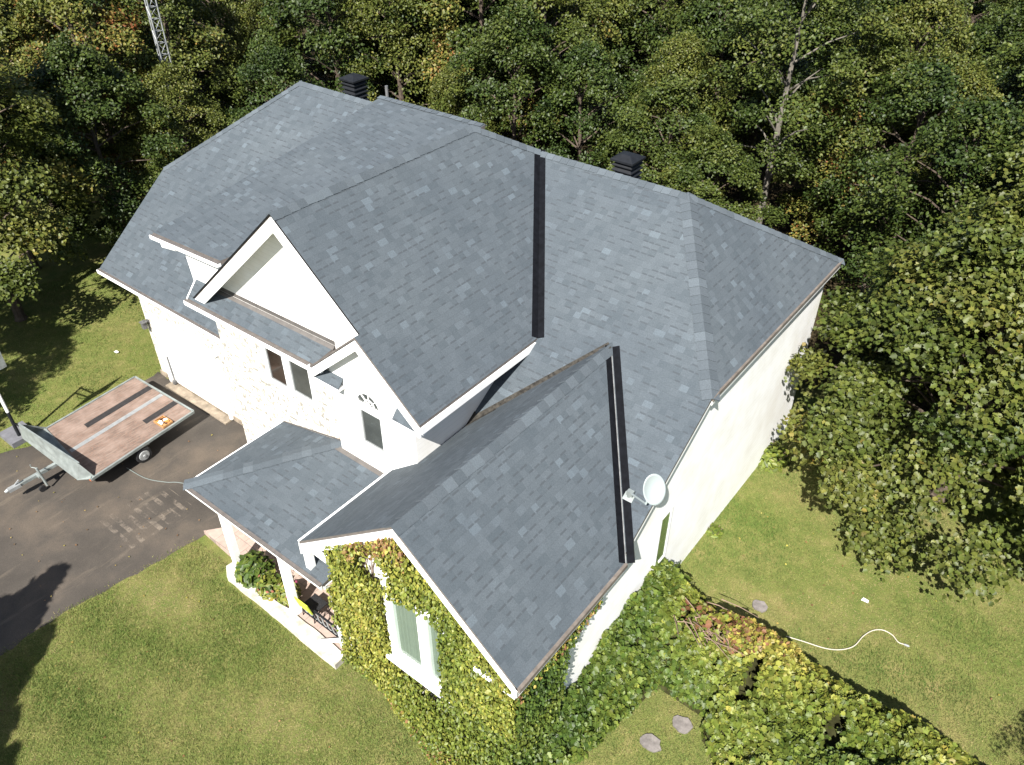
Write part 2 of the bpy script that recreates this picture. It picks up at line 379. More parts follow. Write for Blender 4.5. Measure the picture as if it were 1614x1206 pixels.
# ---- main roof
rt = MB()
front = [(.45, 0, Zf), (0.0, yh - .02, Zh), (kx, Yr, Zr), (XR - kx, Yr, Zr), (XR, yh, Zh), (XR, 0, Zf)]
rt.prism(front, (0, 0, -T), 0, 1)
rt.prism([(XR - kx, Yr, Zr), (XR, yh, Zh), (XR, yb, Zh)], (0, 0, -T), 0, 1)
rt.prism([(kx, Yr, Zr), (0, yh, Zh), (0, yb, Zh)], (0, 0, -T), 0, 1)
rt.prism([(kx, Yr, Zr), (XR - kx, Yr, Zr), (XR, yb, Zh), (0, yb, Zh)], (0, 0, -T), 0, 1)
mroof = part(rt, 'main_roof', ['shingle', 'drip'])
def caps(name, p, q, d1, d2, parent, w_=.16, expo=.145, seed=0, lift=.012, bulge=0):
    """row of bent cap shingles from low end p to high end q; d1, d2 run down the two slopes"""
    p, q = Vector(p), Vector(q); L = (q - p).length; n = int(L / expo); d1, d2 = Vector(d1).normalized(), Vector(d2).normalized()
    c = MB(); ax = (q - p).normalized(); up = (-(d1 + d2)); up = up - ax * up.dot(ax); up.normalize(); rg = random.Random(seed)
    for i in range(n):
        a = p + ax * (L * i / n - .02); b = p + ax * (L * (i + 1) / n + .05); j = rg.uniform(-.008, .008)
        ha, hb = lift + .014, lift
        A, B = a + up * ha, b + up * hb
        A1, B1 = a + d1 * (w_ + j) + up * (ha), b + d1 * (w_ + j) + up * (hb * .5)
        A2, B2 = a + d2 * (w_ + j) + up * (ha), b + d2 * (w_ + j) + up * (hb * .5)
        uv = [(i + .5 + seed * 31, .5)] * 4
        c.face([A1, A, B, B1], 0, uv); c.face([A, A2, B2, B], 0, uv)
        c.face([A1, A1 - up * ha, A - up * ha, A], 0, uv); c.face([A, A - up * ha, A2 - up * ha, A2], 0, uv)
    return part(c, name, 'cap', parent)
def slope_dir(p, q, inside, plane_n):
    d = (Vector(q) - Vector(p)).normalized(); s_ = plane_n.cross(d).normalized()
    if s_.dot(Vector(inside) - Vector(p)) < 0: s_ = -s_
    return s_
NF = Vector((0, -SL, 1)).normalized(); NR = Vector((Zr - Zh, 0, kx)).normalized(); NB = Vector((0, (Zr - Zh) / (yb - Yr), 1)).normalized(); NL = Vector((-(Zr - Zh), 0, kx)).normalized()
mid = (9, 3, zm(3))
P, Q = (XR, yh, Zh), (XR - kx, Yr, Zr)
caps('hip_cap', P, Q, slope_dir(P, Q, mid, NF), slope_dir(P, Q, (XR, 6, Zh), NR), mroof, .2, .2, 1)
P, Q = (XR, yb, Zh), (XR - kx, Yr, Zr)
caps('hip_cap', P, Q, slope_dir(P, Q, (XR, 6, Zh), NR), slope_dir(P, Q, (9, yb, Zh), NB), mroof, .16, .2, 2)
P, Q = (0, yh, Zh), (kx, Yr, Zr)
caps('hip_cap', P, Q, slope_dir(P, Q, mid, NF), slope_dir(P, Q, (0, 6, Zh), NL), mroof, .16, .2, 3)
P, Q = (kx, Yr, Zr), (5.75, Yr, Zr)
caps('ridge_cap', P, Q, (0, -1, -SL), (0, 1, -.63), mroof, .16, .2, 4)
P, Q = (XR - kx, Yr, Zr), (11.05, Yr, Zr)
caps('ridge_cap', P, Q, (0, -1, -SL), (0, 1, -.63), mroof, .16, .2, 5)
fb = MB()      # eave boards
fb.beam((XR - .015, yh + .06, Zh - .13), (XR - .015, yb, Zh - .13), .03, .16)
fb.beam((.2, yb + .015, Zh - .13), (XR - .1, yb + .015, Zh - .13), .03, .16)
fb.beam((.02, yh, Zh - .13), (.02, yb, Zh - .13), .03, .16)
fb.beam((.43, 0, Zf - .13), (.0, yh, Zh - .13), .03, .16)
fb.beam((XR - .02, 0, Zf - .12), (XR - .02, yh, Zh - .12), .025, .1)
fb.beam((.47, .015, Zf - .13), (6.6, .015, Zf - .13), .03, .15)
part(fb, 'fascia', 'trim', mroof)
g = MB(); g.beam((XR + .004, yh + .02, Zh - .035), (XR + .004, yb, Zh - .035), .06, .085); part(g, 'drip_edge', 'rawwood', mroof)
g = MB(); g.beam((.44, -.045, Zf - .06), (6.6, -.045, Zf - .06), .1, .1); g.beam((.46, -.045, Zf - .007), (6.6, -.045, Zf - .007), .075, .01, mi=1)
part(g, 'gutter', ['trim', 'drip'], mroof)
sf = MB(); sf.prism([(.5, .05, Zf - .16), (7.0, .05, Zf - .16), (7.0, .35, Zf - .16), (.5, .35, Zf - .16)], (0, 0, -.02)); sf.prism([(XR - .03, yh, Zh - .2), (XR - .03, yb - .03, Zh - .2), (17.25, yb - .03, Zh - .2), (17.25, yh, Zh - .2)], (0, 0, -.02))
part(sf, 'soffit', 'trim', mroof)

# ---- roof vents and pipe behind the ridge
def vent(x, y, z0, z1, s_):
    v = MB(); v.box((x, y, (z0 + z1) / 2), (s_ * .78, s_ * .78, z1 - z0)); nf = 5
    for i in range(nf):
        z = z1 - .08 - i * .13; a = s_ / 2; b = s_ * .36
        lo = [Vector((x + sx * a, y + sy * a, z - .07)) for sx, sy in ((-1, -1), (1, -1), (1, 1), (-1, 1))]
        hi = [Vector((x + sx * b, y + sy * b, z)) for sx, sy in ((-1, -1), (1, -1), (1, 1), (-1, 1))]
        for k in range(4):
            j = (k + 1) % 4; v.face([lo[k], lo[j], hi[j], hi[k]]); v.face([lo[j], lo[k], lo[k] + Vector((0, 0, -.02)), lo[j] + Vector((0, 0, -.02))])
    lo = [Vector((x + sx * s_ * .56, y + sy * s_ * .56, z1)) for sx, sy in ((-1, -1), (1, -1), (1, 1), (-1, 1))]
    hi = [Vector((x + sx * s_ * .2, y + sy * s_ * .2, z1 + .1)) for sx, sy in ((-1, -1), (1, -1), (1, 1), (-1, 1))]
    for k in range(4):
        j = (k + 1) % 4; v.face([lo[k], lo[j], hi[j], hi[k]]); v.face([lo[j], lo[k], lo[k] - Vector((0, 0, .05)), lo[j] - Vector((0, 0, .05))])
    v.face(hi); v.face([p - Vector((0, 0, .05)) for p in lo][::-1])
    return part(v, 'roof_vent', 'blackmetal', mroof)
vent(2.25, 8.5, 5.8, 6.88, .58); vent(12.1, 8.5, 5.8, 6.76, .58)
v = MB(); v.tube([(5.35, 6.9, 6.8), (5.35, 6.9, 7.62)], .045, 8); part(v, 'vent_pipe', 'greymetal', mroof)

# ---- walls
wl = MB(); wl.prism([(1.57, .3, 0), (7.0, .3, 0), (7.0, .3, Zf - .1), (1.57, .3, Zf - .1)], (0, .15, 0)); gwall = part(wl, 'garage_wall', 'brick')
wl = MB(); wl.prism([(7.0, -.6, 0), (11.02, -.6, 0), (11.02, -.6, 4.95), (7.0, -.6, 4.95)], (0, .15, 0)); wl.prism([(7.0, -.45, 0), (7.0, .29, 0), (7.0, .29, 4.95), (7.0, -.45, 4.95)], (.12, 0, 0)); fwall = part(wl, 'brick_wall', 'brick')
wl = MB()   # right side wall follows hip eave, rake and wing eave
wl.prism([(17.32, -2.72, 0), (17.32, 9.3, 0), (17.32, 9.3, Zh - .16), (17.32, yh, Zh - .1), (17.32, .12, Zf - .02), (17.32, -2.72, Zf - .02)], (-.15, 0, 0)); swall = part(wl, 'side_wall', 'stucco')
wl = MB(); wl.prism([(1.57, 9.3, 0), (17.16, 9.3, 0), (17.16, 9.3, Zh - .15), (1.57, 9.3, Zh - .15)], (0, -.15, 0)); part(wl, 'back_wall', 'stucco')
wl = MB(); wl.prism([(1.57, .46, 0), (1.57, 9.14, 0), (1.57, 9.14, Zh - .15), (1.57, yh, Zh - .1), (1.57, .46, Zf - .02)], (.15, 0, 0)); part(wl, 'end_wall', 'brick')
f = MB(); f.prism([(1.5, .27, .16), (7.0, .27, .16), (7.0, .31, .16), (1.5, .31, .16)], (0, 0, -.2)); f.prism([(2.15, .0, .05), (5.0, .0, .05), (5.0, .26, .05), (2.15, .26, .05)], (0, 0, -.06)); part(f, 'foundation', 'foundation', gwall)

# garage door
d = MB()
for i in range(4): d.prism([(2.2, .262, .12 + i * .5), (4.9, .262, .12 + i * .5), (4.9, .262, .605 + i * .5), (2.2, .262, .605 + i * .5)], (0, .03, 0))
gd = part(d, 'garage_door', 'door')
d = MB()
d.beam((2.13, .25, .05), (2.13, .25, 2.18), .1, .09, (0, 1, 0)); d.beam((4.97, .25, .05), (4.97, .25, 2.18), .1, .09, (0, 1, 0)); d.beam((2.08, .25, 2.2), (5.02, .25, 2.2), .09, .1)
part(d, 'frame', 'trim', gd)
d = MB(); d.tube([(2.34, .22, .2), (2.28, .24, 1.0)], .02, 6); d.box((2.36, .2, .14), (.09, .09, .12)); part(d, 'door_bolt', 'greymetal', gd)
d = MB(); d.box((1.72, .28, 1.95), (.1, .04, .16)); d.beam((1.72, .27, 2.0), (1.72, .14, 2.04), .03, .03); d.box((1.72, .14, 1.9), (.12, .12, .2)); d.box((1.72, .14, 2.01), (.17, .17, .025)); part(d, 'wall_lamp', 'greymetal')

# ---- big cross gable
XG, ZG, SG, YG, YE = 10.141, 8.15, .8767, -.77, 4.84
XE, ZE = 13.645, 5.08; XL = 2 * XG - XE
yv = (ZE - Zf) / SL; YB = -.907; xs = 12.16; zs = ZG - SG * (xs - XG)
xvr = XG + (ZG - Zr) / SG
gr = MB(); up = .02
def U(p, dz=up): return (p[0], p[1], p[2] + dz)
gr.prism([U(p) for p in [(XG, YG, ZG), (xs, YG, zs), (xs, YB, zs), (XE, YB, ZE), (XE, yv, ZE), (xvr, Yr, Zr), (XG, YE, ZG)]], (0, 0, -T), 0, 1)
gr.prism([U(p) for p in [(XG, YG, ZG), (XL, YG, ZE), (XL, yv, ZE), (2 * XG - xvr, Yr, Zr), (XG, YE, ZG)]], (0, 0, -T), 0, 1)
gr.face([(XG, YE, ZG + up), (xvr, Yr, Zr + up), (2 * XG - xvr, Yr, Zr + up)])
groof = part(gr, 'gable_roof', ['shingle', 'drip'])
caps('ridge_cap', (XG, YG, ZG + up), (XG, YE, ZG + up), (1, 0, -SG), (-1, 0, -SG), groof, .17, .2, 6)
NB2 = Vector((0, (ZG - Zr) / (Yr - YE), 1)).normalized(); NGR = Vector((SG, 0, 1)).normalized()
caps('hip_cap', (xvr, Yr, Zr + up), (XG, YE, ZG + up), slope_dir((xvr, Yr, Zr), (XG, YE, ZG), (12, 2, 6), NGR), slope_dir((xvr, Yr, Zr), (XG, YE, ZG), (XG, Yr, Zr), NB2), groof, .17, .2, 7)
f = MB()   # rakes: broad white boards
def rake(f, a, b, h=.24, t=.04, drop=.05, mi=0):
    a, b = Vector(a), Vector(b); f.prism([a + Vector((0, 0, -drop)), b + Vector((0, 0, -drop)), b + Vector((0, 0, -drop - h)), a + Vector((0, 0, -drop - h))], (0, t, 0), mi)
rake(f, (XG, YG - .02, ZG), (xs, YG - .02, zs), .3); rake(f, (XG, YG - .02, ZG), (XL, YG - .02, ZE), .3)
f.beam((XE + .012, YB + .02, ZE - .13), (XE + .012, yv + .1, ZE - .13), .03, .16)
part(f, 'fascia', 'trim', groof)
g = MB(); g.beam((XG - .0, YG - .01, ZG + .012), (XL, YG - .01, ZE + .012), .03, .022); g.beam((XG, YG - .01, ZG + .005), (xs, YG - .01, zs + .005), .02, .015); part(g, 'drip_edge', 'blackmetal', groof)
f = MB(); f.prism([(XG, YG + .03, ZG - .16), (XL, YG + .03, ZE - .16), (XL, -.41, ZE - .16), (XG, -.41, ZG - .16)], (0, 0, -.02))
part(f, 'soffit', 'trim', groof); f = MB(); f.prism([(XE, YB + .05, ZE - .2), (XE, yv, ZE - .2), (13.28, yv, ZE - .2), (13.28, YB + .05, ZE - .2)], (0, 0, -.02)); part(f, 'soffit', 'trim', groof)
def strip(mb_, a, b, d, w0, w1, n, lift=.012, mi=0):
    a, b, d, n = Vector(a), Vector(b), Vector(d).normalized(), Vector(n).normalized() * lift
    mb_.prism([a + d * w0 + n, b + d * w0 + n, b + d * w1 + n, a + d * w1 + n], -n * .4, mi)
va, vb = (XE, yv, ZE), (xvr, Yr, Zr)
v = MB()
strip(v, va, vb, slope_dir(va, vb, (11, 1, 7), NGR), -.0, .15, NGR, .02); strip(v, va, vb, slope_dir(va, vb, (16, 3, 5), NF), -.0, .15, NF, .014)
strip(v, Vector(va).lerp(Vector(vb), 0.02), Vector(va).lerp(Vector(vb), .97), slope_dir(va, vb, (11, 1, 7), NGR), .012, .02, NGR, .0225, 0)
part(v, 'valley_flashing', ['membrane', 'valleyline'], groof)
# gable wall and the shed dormer box beside it
wl = MB(); wl.prism([(XL + .2, -.42, ZE - .05), (XE - .35, -.42, ZE - .05), (XE - .35, -.42, ZE + .2), (XG, -.42, ZG - .2), (XL + .2, -.42, ZE + .1)], (0, .12, 0)); part(wl, 'gable_wall', 'siding')
wl = MB(); wl.prism([(6.2, -.424, 4.86), (8.6, -.424, 4.86), (8.6, -.424, 6.36), (6.2, -.424, 6.2)], (0, .12, 0))
wl.prism([(6.2, -.3, 4.86), (6.2, -.3, 6.2), (6.2, 5.3, 7.2), (6.2, 2.4, 4.9)], (.12, 0, 0)); dwall = part(wl, 'dormer_wall', 'siding')
dr = MB(); EY = -.65
dr.prism([(5.4, EY, 6.27), (7.9, EY, 6.4), (8.0, -.4, 6.45), (9.0, -.4, 6.47), (9.35, Yr + .05, 7.62), (5.83, Yr + .05, 7.6)], (0, 0, -.09), 0, 1)
droof = part(dr, 'dormer_roof', ['shingle', 'drip'])
caps('ridge_cap', (9.3, Yr + .03, 7.62), (5.83, Yr + .03, 7.605), (0, -1, -.2), (0, 1, -.63), droof, .15, .2, 8)
dr = MB(); dr.prism([(5.9, Yr + .0, 7.5), (9.3, Yr + .0, 7.5), (9.3, Yr + .0, 7.3), (5.9, Yr + .0, 7.3)], (0, .04, 0)); part(dr, 'fascia', 'trim', droof)
g = MB(); g.beam((5.4, EY - .055, 6.2), (7.9, EY - .055, 6.318), .1, .085); g.beam((5.42, EY - .05, 6.248), (7.9, EY - .05, 6.366), .08, .012, mi=1)
g.tube([(5.78, EY - .05, 6.18), (5.78, EY - .05, 6.08), (5.98, EY + .1, 6.0), (6.12, EY + .24, 5.94)], .04, 8); g.tube([(6.14, -.4, 5.98), (6.14, -.36, 5.2)], .035, 8)
part(g, 'gutter', ['trim', 'drip'], droof)
# ---- pent roof over the brick wall
pr_ = MB(); PY, PZ = -.84, 5.06
pr_.prism([(6.5, PY, PZ), (10.72, PY, PZ + .06), (10.95, -.425, 5.42), (6.3, -.425, 5.3)], (0, 0, -.06), 0, 1)
pent = part(pr_, 'pent_roof', ['shingle', 'drip'])
g = MB(); g.beam((6.46, PY - .05, PZ - .08), (10.6, PY - .05, PZ - .02), .1, .1); g.beam((6.46, PY - .045, PZ - .022), (10.6, PY - .045, PZ + .038), .085, .012, mi=1); part(g, 'gutter', ['trim', 'drip'], pent)
g = MB(); g.prism([(6.28, -.42, 5.32), (6.47, PY - .02, 5.06), (6.47, PY - .02, 4.9), (6.28, -.42, 4.86)], (.04, .0, 0)); g.prism([(6.47, PY, 4.94), (10.9, PY, 4.99), (10.9, -.6, 4.99), (6.4, -.6, 4.94)], (0, 0, -.02)); g.prism([(6.47, PY, 4.93), (6.99, PY, 4.93), (6.99, .3, 4.93), (6.3, .3, 4.93)], (0, 0, -.02)); part(g, 'soffit', 'trim', pent)
g = MB(); g.prism([(6.9, -.43, 5.34), (10.95, -.43, 5.445), (10.95, -.43, 5.545), (6.9, -.43, 5.44)], (0, .005, 0)); g.prism([(6.9, -.43, 5.332), (10.95, -.43, 5.44), (10.95, -.5, 5.375), (6.9, -.5, 5.27)], (0, 0, -.004)); part(g, 'wall_flashing', 'flash', pent)
# ---- entry bay with its small gable
wl = MB(); BX0, BX1, BYW = 11.02, 13.3, -.72
wl.prism([(BX0, BYW, 2.4), (BX1, BYW, 2.4), (BX1, BYW, ZE + .1), (xs + .1, BYW, zs - .18), (xs - .1, BYW, zs - .18), (BX0, BYW, ZE + .1)], (0, .12, 0))
wl.prism([(BX1, BYW + .12, 2.4), (BX1, 3.0, 2.4), (BX1, 3.0, ZE - .1), (BX1, BYW + .12, ZE - .1)], (-.12, 0, 0))
wl.prism([(BX0, BYW + .12, 2.4), (BX0, -.45, 2.4), (BX0, -.45, ZE), (BX0, BYW + .12, ZE)], (.12, 0, 0)); bay = part(wl, 'bay_wall', 'siding')
wl = MB(); wl.prism([(BX0, BYW, .12), (13.1, BYW, .12), (13.1, BYW, 2.39), (BX0, BYW, 2.39)], (0, .12, 0)); part(wl, 'entry_wall', 'siding')
sx0 = 2 * xs - XE
sr = MB(); sr.prism([U(p) for p in [(xs, YB, zs), (sx0, YB, ZE), (sx0, -.43, ZE), (xs, -.43, zs)]], (0, 0, -.05), 0, 1)
sroof = part(sr, 'entry_gable_roof', ['shingle', 'drip'])
f = MB(); rake(f, (xs, YB - .02, zs), (sx0, YB - .02, ZE), .22); rake(f, (xs, YB - .02, zs), (XE, YB - .02, ZE), .22)
f.beam((sx0 - .02, YB, ZE - .12), (sx0 - .02, -.45, ZE - .12), .04, .16); part(f, 'fascia', 'trim', sroof)
for a, b in ((sx0 + .02, BX0 + .41), (BX1 - .41, XE - .02)):      # cornice returns
    f = MB(); f.prism([(a, YB, ZE - .24), (b, YB, ZE - .24), (b, BYW - .002, ZE - .24), (a, BYW - .002, ZE - .24)], (0, 0, -.06))
    f.prism([(a, YB + .02, ZE - .23), (b, YB + .02, ZE - .23), (b, BYW - .004, ZE - .05), (a, BYW - .004, ZE - .05)], (0, 0, -.02), 1)
    part(f, 'cornice_return', ['trim', 'shingle'], sroof)
f = MB(); f.prism([(xs, YB + .03, zs - .12), (sx0, YB + .03, ZE - .12), (sx0, BYW - .01, ZE - .12), (xs, BYW - .01, zs - .12)], (0, 0, -.02)); part(f, 'soffit', 'trim', sroof); f = MB(); f.prism([(xs, YB + .03, zs - .12), (XE, YB + .03, ZE - .12), (XE, BYW - .01, ZE - .12), (xs, BYW - .01, zs - .12)], (0, 0, -.02)); part(f, 'soffit', 'trim', sroof)
# ---- front wing
XW, ZW, SW, YW = 15.163, 5.35, .8172, -3.125
WR, WZ = 17.59, Zf; WLx = 12.507; WLz = ZW - SW * (XW - WLx)
yvw = (ZW - Zf) / SL
wr = MB(); wu = .015
xlv = XW - (ZW - Zf) / SW     # left valley meets y = 0 here
wr.prism([U(p, wu) for p in [(XW, YW, ZW), (WR, YW, WZ), (WR, 0, WZ), (XW, yvw, ZW)]], (0, 0, -T), 0, 1)
wr.prism([U(p, wu) for p in [(XW, YW, ZW), (WLx, YW, WLz), (WLx, -.6, WLz), (xlv, -.0, Zf), (XW, yvw, ZW)]], (0, 0, -T), 0, 1)
wroof = part(wr, 'wing_roof', ['shingle', 'drip'])
caps('ridge_cap', (XW, YW, ZW + wu), (XW, yvw + .05, ZW + wu), (1, 0, -SW), (-1, 0, -SW), wroof, .2, .23, 9)
NWR = Vector((SW, 0, 1)).normalized(); NWL = Vector((-SW, 0, 1)).normalized()
va, vb = (WR - .1, .0, WZ), (XW, yvw, ZW)
va = (XW + (ZW - Zf) / SW, 0, Zf)
v = MB(); dA = slope_dir(va, vb, (16, -2, 4.5), NWR); dB = slope_dir(va, vb, (17, 3, 5.3), NF)
vt = Vector(va).lerp(Vector(vb), .985)
strip(v, va, vt, dA, .025, .16, NWR, .019); strip(v, va, vt, dB, .025, .17, NF, .014)
strip(v, va, vt, dA, .004, .024, NWR, .02, 1); part(v, 'valley_flashing', ['membrane', 'valleyline'], wroof)
va = (xlv, 0, Zf); v = MB(); dA = slope_dir(va, vb, (14, -2, 4.5), NWL); dB = slope_dir(va, vb, (13, 2, 4.6), NF)
strip(v, va, vt, dA, .0, .1, NWL, .03); strip(v, Vector(va).lerp(Vector(vb), .04), vt, dB, .0, .13, NF, .02)
strip(v, Vector(va).lerp(Vector(vb), -.12), Vector(va).lerp(Vector(vb), .3), dB, -.02, .2, NF, .03)
part(v, 'valley_flashing', 'dirtyvalley', wroof)
f = MB(); rake(f, (XW, YW - .02, ZW), (WR, YW - .02, WZ), .16); rake(f, (XW, YW - .02, ZW), (WLx, YW - .02, WLz), .26)
f.beam((WLx - .012, YW, WLz - .1), (WLx - .012, -.7, WLz - .1), .03, .12); f.beam((WLx - .012, YW, WLz + .012), (WLx - .012, -.7, WLz + .012), .05, .02)
f.beam((WR - .015, YW, WZ - .15), (WR - .015, -.02, WZ - .15), .03, .14); part(f, 'fascia', 'trim', wroof)
g = MB(); g.beam((WR + .0, YW, WZ - .02), (WR + .0, -.0, WZ - .02), .1, .085); part(g, 'drip_edge', 'rawwood', wroof)
g = MB()
for a, b in ((16.72, 17.55),):
    g.prism([(a, YW + .01, WZ - .22), (b, YW + .01, WZ - .22), (b, -2.86, WZ - .1), (a, -2.86, WZ - .1)], (0, 0, -.03), 1)
    g.beam((a, YW + .0, WZ - .25), (b, YW + .0, WZ - .25), .04, .08)
part(g, 'cornice_return', ['trim', 'shingle'], wroof)
f = MB(); f.prism([(XW, YW + .03, ZW - .16), (WLx, YW + .03, WLz - .16), (WLx, -2.87, WLz - .16), (XW, -2.87, ZW - .16)], (0, 0, -.02)); part(f, 'soffit', 'trim', wroof); f = MB(); f.prism([(XW, YW + .03, ZW - .16), (WR, YW + .03, WZ - .16), (WR, -2.87, WZ - .16), (XW, -2.87, ZW - .16)], (0, 0, -.02)); part(f, 'soffit', 'trim', wroof)
wl = MB(); WYW = -2.87
wl.prism([(13.1, WYW, 0), (17.32, WYW, 0), (17.32, WYW, Zf - .0), (XW, WYW, ZW - .17), (13.1, WYW, ZW - .17 - SW * (XW - 13.1))], (0, .15, 0)); wwall = part(wl, 'wing_wall', 'siding')
wl = MB(); wl.prism([(13.1, WYW + .15, 0), (13.1, -.6, 0), (13.1, -.6, 3.5), (13.1, WYW + .15, 3.5)], (.12, 0, 0)); part(wl, 'wing_end_wall', 'siding')
f = MB(); f.box((12.62, -3.06, 2.75), (.13, .13, .6)); part(f, 'corner_post', 'trim')
f = MB(); f.beam((12.69, -3.0, 3.0), (13.1, -3.0, 2.98), .09, .09); part(f, 'tie_beam', 'trim')
# ---- porch
PX, PYF, PZE = 8.806, -3.22, 2.49
hx, hz = 10.87, 3.0
pf = MB()
pf.prism([(PX, PYF, PZE), (13.1, PYF, PZE), (13.1, BYW, 2.97), (BX0, BYW, 2.985), (hx, -.6, hz)], (0, 0, -.06), 0, 1)
pf.prism([(PX, PYF, PZE), (hx, -.6, hz), (PX, -.6, PZE)], (0, 0, -.06), 0, 1)
proof = part(pf, 'porch_roof', ['shingle', 'drip'])
P, Q = (PX, PYF, PZE), (hx, -.6, hz); n1 = newell([(PX, PYF, PZE), (13.1, PYF, PZE), (hx, -.6, hz)]); n2 = newell([(PX, PYF, PZE), (hx, -.6, hz), (PX, -.6, PZE)])
n1 = n1 if n1.z > 0 else -n1; n2 = n2 if n2.z > 0 else -n2
caps('hip_cap', P, Q, slope_dir(P, Q, (12, PYF, PZE), n1), slope_dir(P, Q, (PX, -.6, PZE), n2), proof, .17, .2, 10)
f = MB(); f.beam((PX - .012, PYF, PZE - .06), (PX - .012, -.61, PZE - .06), .03, .13); f.beam((PX, PYF - .012, PZE - .085), (13.08, PYF - .012, PZE - .085), .03, .1)
f.prism([(PX + .03, PYF + .04, PZE - .1), (13.09, PYF + .04, PZE - .1), (13.09, -.75, PZE - .1), (PX + .03, -.62, PZE - .1)], (0, 0, -.02)); part(f, 'fascia', 'trim', proof)
g = MB(); g.beam((PX, PYF - .015, PZE - .012), (13.08, PYF - .015, PZE - .012), .07, .04); part(g, 'drip_edge', 'drip', proof)
g = MB(); g.prism([(BX0 - .1, BYW - .004, 2.99), (13.08, BYW - .004, 2.975), (13.08, BYW - .11, 2.957), (BX0 - .16, BYW - .11, 2.972)], (0, 0, -.004)); g.prism([(PX + .03, -.607, PZE + .012), (hx, -.607, hz + .012), (hx, -.607, hz + .06), (PX + .03, -.607, PZE + .05)], (0, .004, 0)); part(g, 'wall_flashing', 'flash', proof)
for x in (9.57, 11.5):
    f = MB(); f.box((x, -2.97, 1.25), (.15, .15, 2.3)); f.box((x, -2.97, .2), (.2, .2, .14)); f.box((x, -2.97, 2.34), (.2, .2, .1)); part(f, 'porch_post', 'trim')
f = MB(); f.tube([(13.02, -3.2, 2.42), (13.04, -3.14, 2.3), (13.06, -3.02, 2.2), (13.06, -3.02, .35), (12.85, -2.96, .3), (12.5, -3.2, .22)], .045, 8); part(f, 'downspout', 'trim')
# ---- windows (all front-facing, a little proud of their walls)
def window(parent, x0, x1, z0, z1, y, glass, fw=.06, mullion=None):
    f = MB(); h = .05
    for a, b, c, d_ in ((x0 - fw, x1 + fw, z0 - fw, z0), (x0 - fw, x1 + fw, z1, z1 + fw), (x0 - fw, x0, z0, z1), (x1, x1 + fw, z0, z1)):
        f.prism([(a, y - h, c), (b, y - h, c), (b, y - h, d_), (a, y - h, d_)], (0, h - .002, 0))
    e = .04
    for a, b, c, d_ in ((x0 + .002, x1 - .002, z0 + .002, z0 + e), (x0 + .002, x1 - .002, z1 - e, z1 - .002), (x0 + .002, x0 + e, z0 + e, z1 - e), (x1 - e, x1 - .002, z0 + e, z1 - e)):
        f.prism([(a, y - h + .02, c), (b, y - h + .02, c), (b, y - h + .02, d_), (a, y - h + .02, d_)], (0, .02, 0), 1)
    wn = part(f, 'window', ['trim', 'alu'], parent)
    p_ = MB(); p_.prism([(x0 + .003, y - .014, z0 + .003), (x1 - .003, y - .014, z0 + .003), (x1 - .003, y - .014, z1 - .003), (x0 + .003, y - .014, z1 - .003)], (0, .01, 0)); part(p_, 'pane', glass, wn)
    return wn
window(fwall, 8.78, 9.36, 3.74, 4.8, -.6, 'brownglass', .1); window(fwall, 9.56, 10.2, 3.76, 4.85, -.6, 'darkglass', .1)
window(bay, 11.84, 12.42, 3.64, 4.52, BYW, 'darkglass')
# fan light over the bay window: half ring frame, pane and radiating bars
cx, cz, rr = 12.12, 4.68, .3
f = MB()
for i in range(12):
    a, b = math.pi * i / 12, math.pi * (i + 1) / 12
    q = [(cx + r_ * math.cos(t), BYW - .05, cz + r_ * math.sin(t)) for r_, t in ((rr, a), (rr + .06, a), (rr + .06, b), (rr, b))]
    f.prism(q, (0, .048, 0))
f.prism([(cx - rr - .06, BYW - .05, cz - .05), (cx + rr + .06, BYW - .05, cz - .05), (cx + rr + .06, BYW - .05, cz - .001), (cx - rr - .06, BYW - .05, cz - .001)], (0, .048, 0))
fan = part(f, 'fan_window', 'trim', bay)
p_ = MB(); p_.face([(cx + (rr - .002) * math.cos(math.pi * i / 16), BYW - .012, cz + (rr - .002) * math.sin(math.pi * i / 16)) for i in range(17)][::-1]); part(p_, 'pane', 'darkglass', fan)
p_ = MB()
for t in (45, 90, 135): p_.beam((cx, BYW - .02, cz), (cx + rr * math.cos(R(t)), BYW - .02, cz + rr * math.sin(R(t))), .012, .022, (0, 1, 0))
for i in range(8):
    a, b = math.pi * i / 8, math.pi * (i + 1) / 8; p_.beam((cx + .14 * math.cos(a), BYW - .021, cz + .14 * math.sin(a)), (cx + .14 * math.cos(b), BYW - .021, cz + .14 * math.sin(b)), .01, .02, (0, 1, 0))
part(p_, 'muntin', 'trim', fan)
